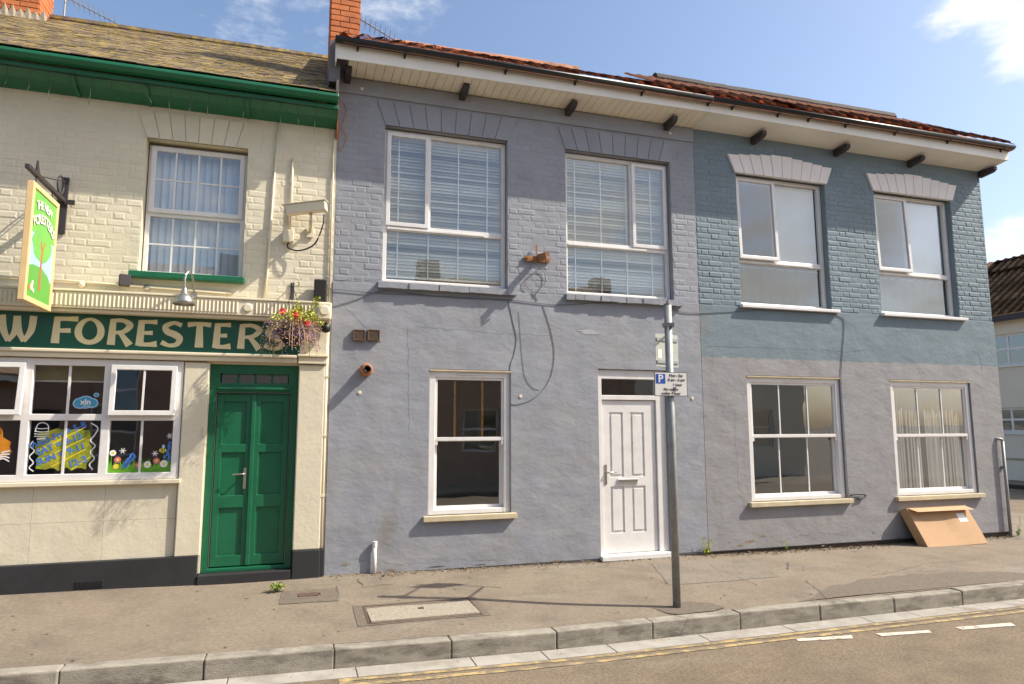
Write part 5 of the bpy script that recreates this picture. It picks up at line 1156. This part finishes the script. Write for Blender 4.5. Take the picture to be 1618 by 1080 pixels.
# ================================================================== cardboard box
c0, c1 = G(1467, 865, -.03), G(1561, 858, -.03)
Lb = (Vector((c1.x, c1.y, 0))-Vector((c0.x, c0.y, 0))).length
bx = thing('cardboard_box', 'flattened brown cardboard box leaning on the wall under the sash window', 'box', ((c0.x+c1.x)/2, c0.y, pz(c0.x, c0.y)))
an = math.atan2(c1.y-c0.y, c1.x-c0.x); org = Vector((c0.x, c0.y, pz(c0.x, c0.y)+.004))
tilt = R(-24); Hb = .56; Tb = .14
Mb = Matrix.Translation(org) @ Matrix.Rotation(an, 4, 'Z') @ Matrix.Rotation(tilt, 4, 'X') @ Matrix(((1, 0, -.16, 0), (0, 1, 0, 0), (0, 0, 1, 0), (0, 0, 0, 1)))
def cb_(x0, x1, y0, y1, z0, z1):
    bm = bmesh.new(); nx, nz = 8, 6
    box(bm, x0, x1, y0, y1, z0, z1)
    bmesh.ops.subdivide_edges(bm, edges=bm.edges[:], cuts=5, use_grid_fill=True)
    for v in bm.verts:
        v.co.y += .010*math.sin(v.co.x*4.5)*math.sin(v.co.z*5.2)-.014*max(0, 1-abs(v.co.x-.62*Lb-.25*(v.co.z-.3))/.09)*(1 if v.co.z > .05 else 0)
        v.co = Mb @ v.co
    return bm
obj('carton', cb_(0, Lb, 0, Tb, 0, Hb), 'card', bx)
bm = bmesh.new(); poly(bm, [Mb @ Vector(p) for p in ((.02, -.004, Hb-.005), (Lb-.02, -.004, Hb-.005), (Lb-.0, -.10, Hb-.09), (.05, -.10, Hb-.085))], (0, .004, .002)); obj('top_flap', bm, 'card', bx)
bm = bmesh.new(); poly(bm, [Mb @ Vector(p) for p in ((0, .0, Hb+.003), (Lb, .0, Hb+.003), (Lb, Tb, Hb+.003), (0, Tb, Hb+.003))], (0, 0, .004)); obj('top_flap', bm, 'card', bx)
for nm, u0, u1, v0, v1, m_ in (('shipping_label', .74, .88, .58, .80, 'signwhite'), ('red_print', .84, .93, .84, .90, 'tape')):
    bm = bmesh.new(); poly(bm, [Mb @ Vector((Lb*u, -.011, Hb*v)) for u, v in ((u0, v0), (u1, v0), (u1, v1), (u0, v1))], (0, .002, 0)); obj(nm, bm, m_, bx)
# weeds
def weed(x, y, label, n, hgt, spread, seed, stems=0):
    t = thing('weed', label, 'weed', (x, y, pz(x, y))); rn = random.Random(seed)
    for k in range(n):
        a = rn.uniform(0, 2*math.pi); l = rn.uniform(.5, 1)*spread; h_ = rn.uniform(.4, 1)*hgt; d = Vector((math.cos(a), math.sin(a)*.7, 0)); s = Vector((-d.y, d.x, 0))*rn.uniform(.008, .016)
        if y+d.y*l > -.02: d.y = -abs(d.y)*.3
        p = [Vector((x, y, pz(x, y)-.004)), Vector((x, y, pz(x, y)))+d*l*.55+Vector((0, 0, h_)), Vector((x, y, pz(x, y)))+d*l+Vector((0, 0, h_*.75))]
        bm = bmesh.new(); v = [bm.verts.new(p[0]), bm.verts.new(p[1]+s), bm.verts.new(p[2]), bm.verts.new(p[1]-s)]; bm.faces.new(v); obj('leaf', bm, 'leaf' if rn.random() < .7 else 'dryleaf', t)
    for k in range(stems):
        top = Vector((x+rn.uniform(-.08, .08), y-.01, pz(x, y)+hgt*rn.uniform(1.6, 3))); obj('stem', T([(x, y, pz(x, y)), ((x+top.x)/2+.01, y-.02, (pz(x, y)+top.z)/2), top], .003, 4), 'dryleaf', t)
        bm = bmesh.new()
        for j in range(10): c = top-Vector((rn.uniform(-.02, .02), rn.uniform(-.02, .02), rn.uniform(0, .12))); bm.faces.new([bm.verts.new(c), bm.verts.new(c+Vector((.012, .002, .008))), bm.verts.new(c+Vector((.004, -.004, .02)))])
        obj('seed_head', bm, 'dryleaf', t)
q = G(437, 934, .05); weed(q.x, min(q.y, -.1), 'bright green leafy weed in the pavement below the green doors', 42, .09, .13, 1)
q = W(1113, 878); weed(q.x, -.05, 'tall thin weed at the wall foot right of the white door', 22, .11, .10, 2, 4)
weed(10.62, -.04, 'small weed at the foot of the corner pipe', 16, .10, .10, 3, 2)
weed(6.35, -.04, 'tiny dry weed under the left three-pane sash window', 9, .06, .06, 4, 1)

# ================================================================== house across the side road
FX = 21.6
H3 = thing('far_house', 'cream house with brown tiled roof across the side road', 'house', (FX, 10, -.07))
wins = [(7.05, 8.55, 3.55, 4.55), (7.25, 8.5, 1.42, 2.2), (9.6, 11.0, 3.55, 4.55), (9.6, 11.0, 1.3, 2.2), (4.2, 5.6, 3.55, 4.55), (4.2, 5.6, 1.42, 2.2)]
bm = holed(3.0, 16, -.2, 5.1, wins, 0, .3)
for v in bm.verts: v.co = Vector((FX+v.co.y, v.co.x, v.co.z))
obj('wall', bm, 'farcream', H3)
for a, b, c_, d_ in wins:
    zm = c_+(d_-c_)*.52; bm = holed(a, b, c_, d_, [(a+.07, (a+b)/2-.03, c_+.07, zm-.03), ((a+b)/2+.03, b-.07, c_+.07, zm-.03), (a+.07, (a+b)/2-.03, zm+.03, d_-.07), ((a+b)/2+.03, b-.07, zm+.03, d_-.07)], .08, .14)
    for v in bm.verts: v.co = Vector((FX+v.co.y, v.co.x, v.co.z))
    wf = obj('window', bm, 'upvc', H3); obj('pane', B(FX+.10, FX+.106, a+.05, b-.05, c_+.05, d_-.05), 'glassdark', wf)
    obj('window_sill', B(FX-.06, FX+.08, a-.05, b+.05, c_-.06, c_), 'upvc', wf)
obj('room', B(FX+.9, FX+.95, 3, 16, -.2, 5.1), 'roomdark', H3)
obj('dark_plinth_band', B(FX-.01, FX-.001, 3.0, 16, .55, .62), 'mortar', H3)
obj('fascia_board', B(FX-.32, FX-.28, 2.9, 16, 4.93, 5.12), 'darkwood', H3)
bm = bmesh.new(); poly(bm, [(FX-.3, 2.9, 5.1), (FX-.3, 16, 5.1), (FX+3.4, 16, 7.7), (FX+3.4, 2.9, 7.7)], (0, 0, .06)); poly(bm, [(FX+7, 2.9, 5.1), (FX+7, 16, 5.1), (FX+3.41, 16, 7.7), (FX+3.41, 2.9, 7.7)], (0, 0, .06)); rf3 = obj('roof', bm, 'browntile', H3)
me = tile_mesh('roof_tile', 'browntile', .30, .38); pitch3 = math.atan2(2.6, 3.7); bm2 = bmesh.new(); cnt = 0; rn = random.Random(4)
for r_ in range(14):
    for i in range(43):
        yy = 3.0+i*.30; f = r_/14; loc = Vector((FX-.33+3.7*f, yy, 5.165+2.6*f)); rot = Matrix.Rotation(-math.pi/2, 4, 'Z') @ Matrix.Rotation(pitch3-.03, 4, 'X')
        if yy < 10.5 and yy > 4.5:
            o = bpy.data.objects.new('roof_tile', me); link(o, rf3); o.location = loc; o.rotation_euler = rot.to_euler()
        else:
            tb = bmesh.new(); tb.from_mesh(me); tm = Matrix.Translation(loc) @ rot
            for fa in tb.faces: bm2.faces.new([bm2.verts.new(tm @ v.co) for v in fa.verts])
            tb.free()
obj('far_tiles', bm2, 'browntile', rf3, kind='stuff')
obj('side_wall', B(FX+.301, FX+7, 3.0, 3.25, -.2, 5.1), 'farcream', H3); obj('rear_wall', B(FX+6.7, FX+7, 3.251, 16, -.2, 5.1), 'farcream', H3)
strip_ = bmesh.new(); strip_.faces.new([strip_.verts.new(p) for p in ((19.55, -1, -.185), (19.65, -1, -.185), (19.65, 40, -.185), (19.55, 40, -.185))]); tag(obj('side_road_line', strip_, 'yellow'), 'yellow line along the far edge of the side road', 'road marking')

# ================================================================== houses opposite (seen in the window panes)
for k, (xa, xb, hh, mm, lab) in enumerate(((-9, -2.6, 5.2, 'farbrick', 'brown brick house opposite, mirrored in the panes, left'), (-2.59, 3.8, 5.0, 'farcream', 'cream house opposite, mirrored in the ground-floor panes'), (3.81, 10.4, 5.3, 'farbrick', 'brown brick house opposite, mirrored in the panes, middle'), (10.41, 17, 5.1, 'farcream', 'pale house opposite, mirrored in the panes, right'))):
    t = thing('opposite_house', lab, 'house', ((xa+xb)/2, -12, -.07), 'houses opposite'); ws_ = []
    wd = xb-xa
    for f in (.22, .72):
        ws_ += [(xa+wd*f-.55, xa+wd*f+.55, .9, 2.2), (xa+wd*f-.5, xa+wd*f+.5, 3.3, 4.5)]
    ws_.append((xa+wd*.47-.45, xa+wd*.47+.45, .0, 2.1))
    bm = holed(xa, xb, -.2, hh, ws_, 0, .25)
    for v in bm.verts: v.co.y = -11.6-v.co.y
    obj('wall', bm, mm, t)
    for i, (a, b, c_, d_) in enumerate(ws_):
        if i == 4: obj('door', B(a, b, -11.80, -11.75, c_, d_), 'darkwood', t); continue
        bm = holed(a, b, c_, d_, [(a+.06, b-.06, c_+.06, (c_+d_)/2-.03), (a+.06, b-.06, (c_+d_)/2+.03, d_-.06)], 0, .06)
        for v in bm.verts: v.co.y = -11.70-v.co.y
        wf = obj('window', bm, 'upvc', t); obj('pane', B(a+.05, b-.05, -11.745, -11.735, c_+.05, d_-.05), 'glassdark', wf)
    obj('room', B(xa+.02, xb-.02, -13.0, -12.95, -.2, hh), 'roomdark', t)
    bm = bmesh.new(); poly(bm, [(xa, -11.35, hh), (xb, -11.35, hh), (xb, -15, hh+1.5), (xa, -15, hh+1.5)], (0, 0, .08)); poly(bm, [(xa, -18.6, hh), (xb, -18.6, hh), (xb, -15.01, hh+1.5), (xa, -15.01, hh+1.5)], (0, 0, .08)); r4 = obj('roof', bm, 'browntile', t)
    obj('chimney', B(xa+.1, xa+.8, -15.3, -14.7, hh+1.0, hh+2.1), 'farbrick', r4); obj('fascia_board', B(xa, xb, -11.36, -11.33, hh-.15, hh), 'white', t)
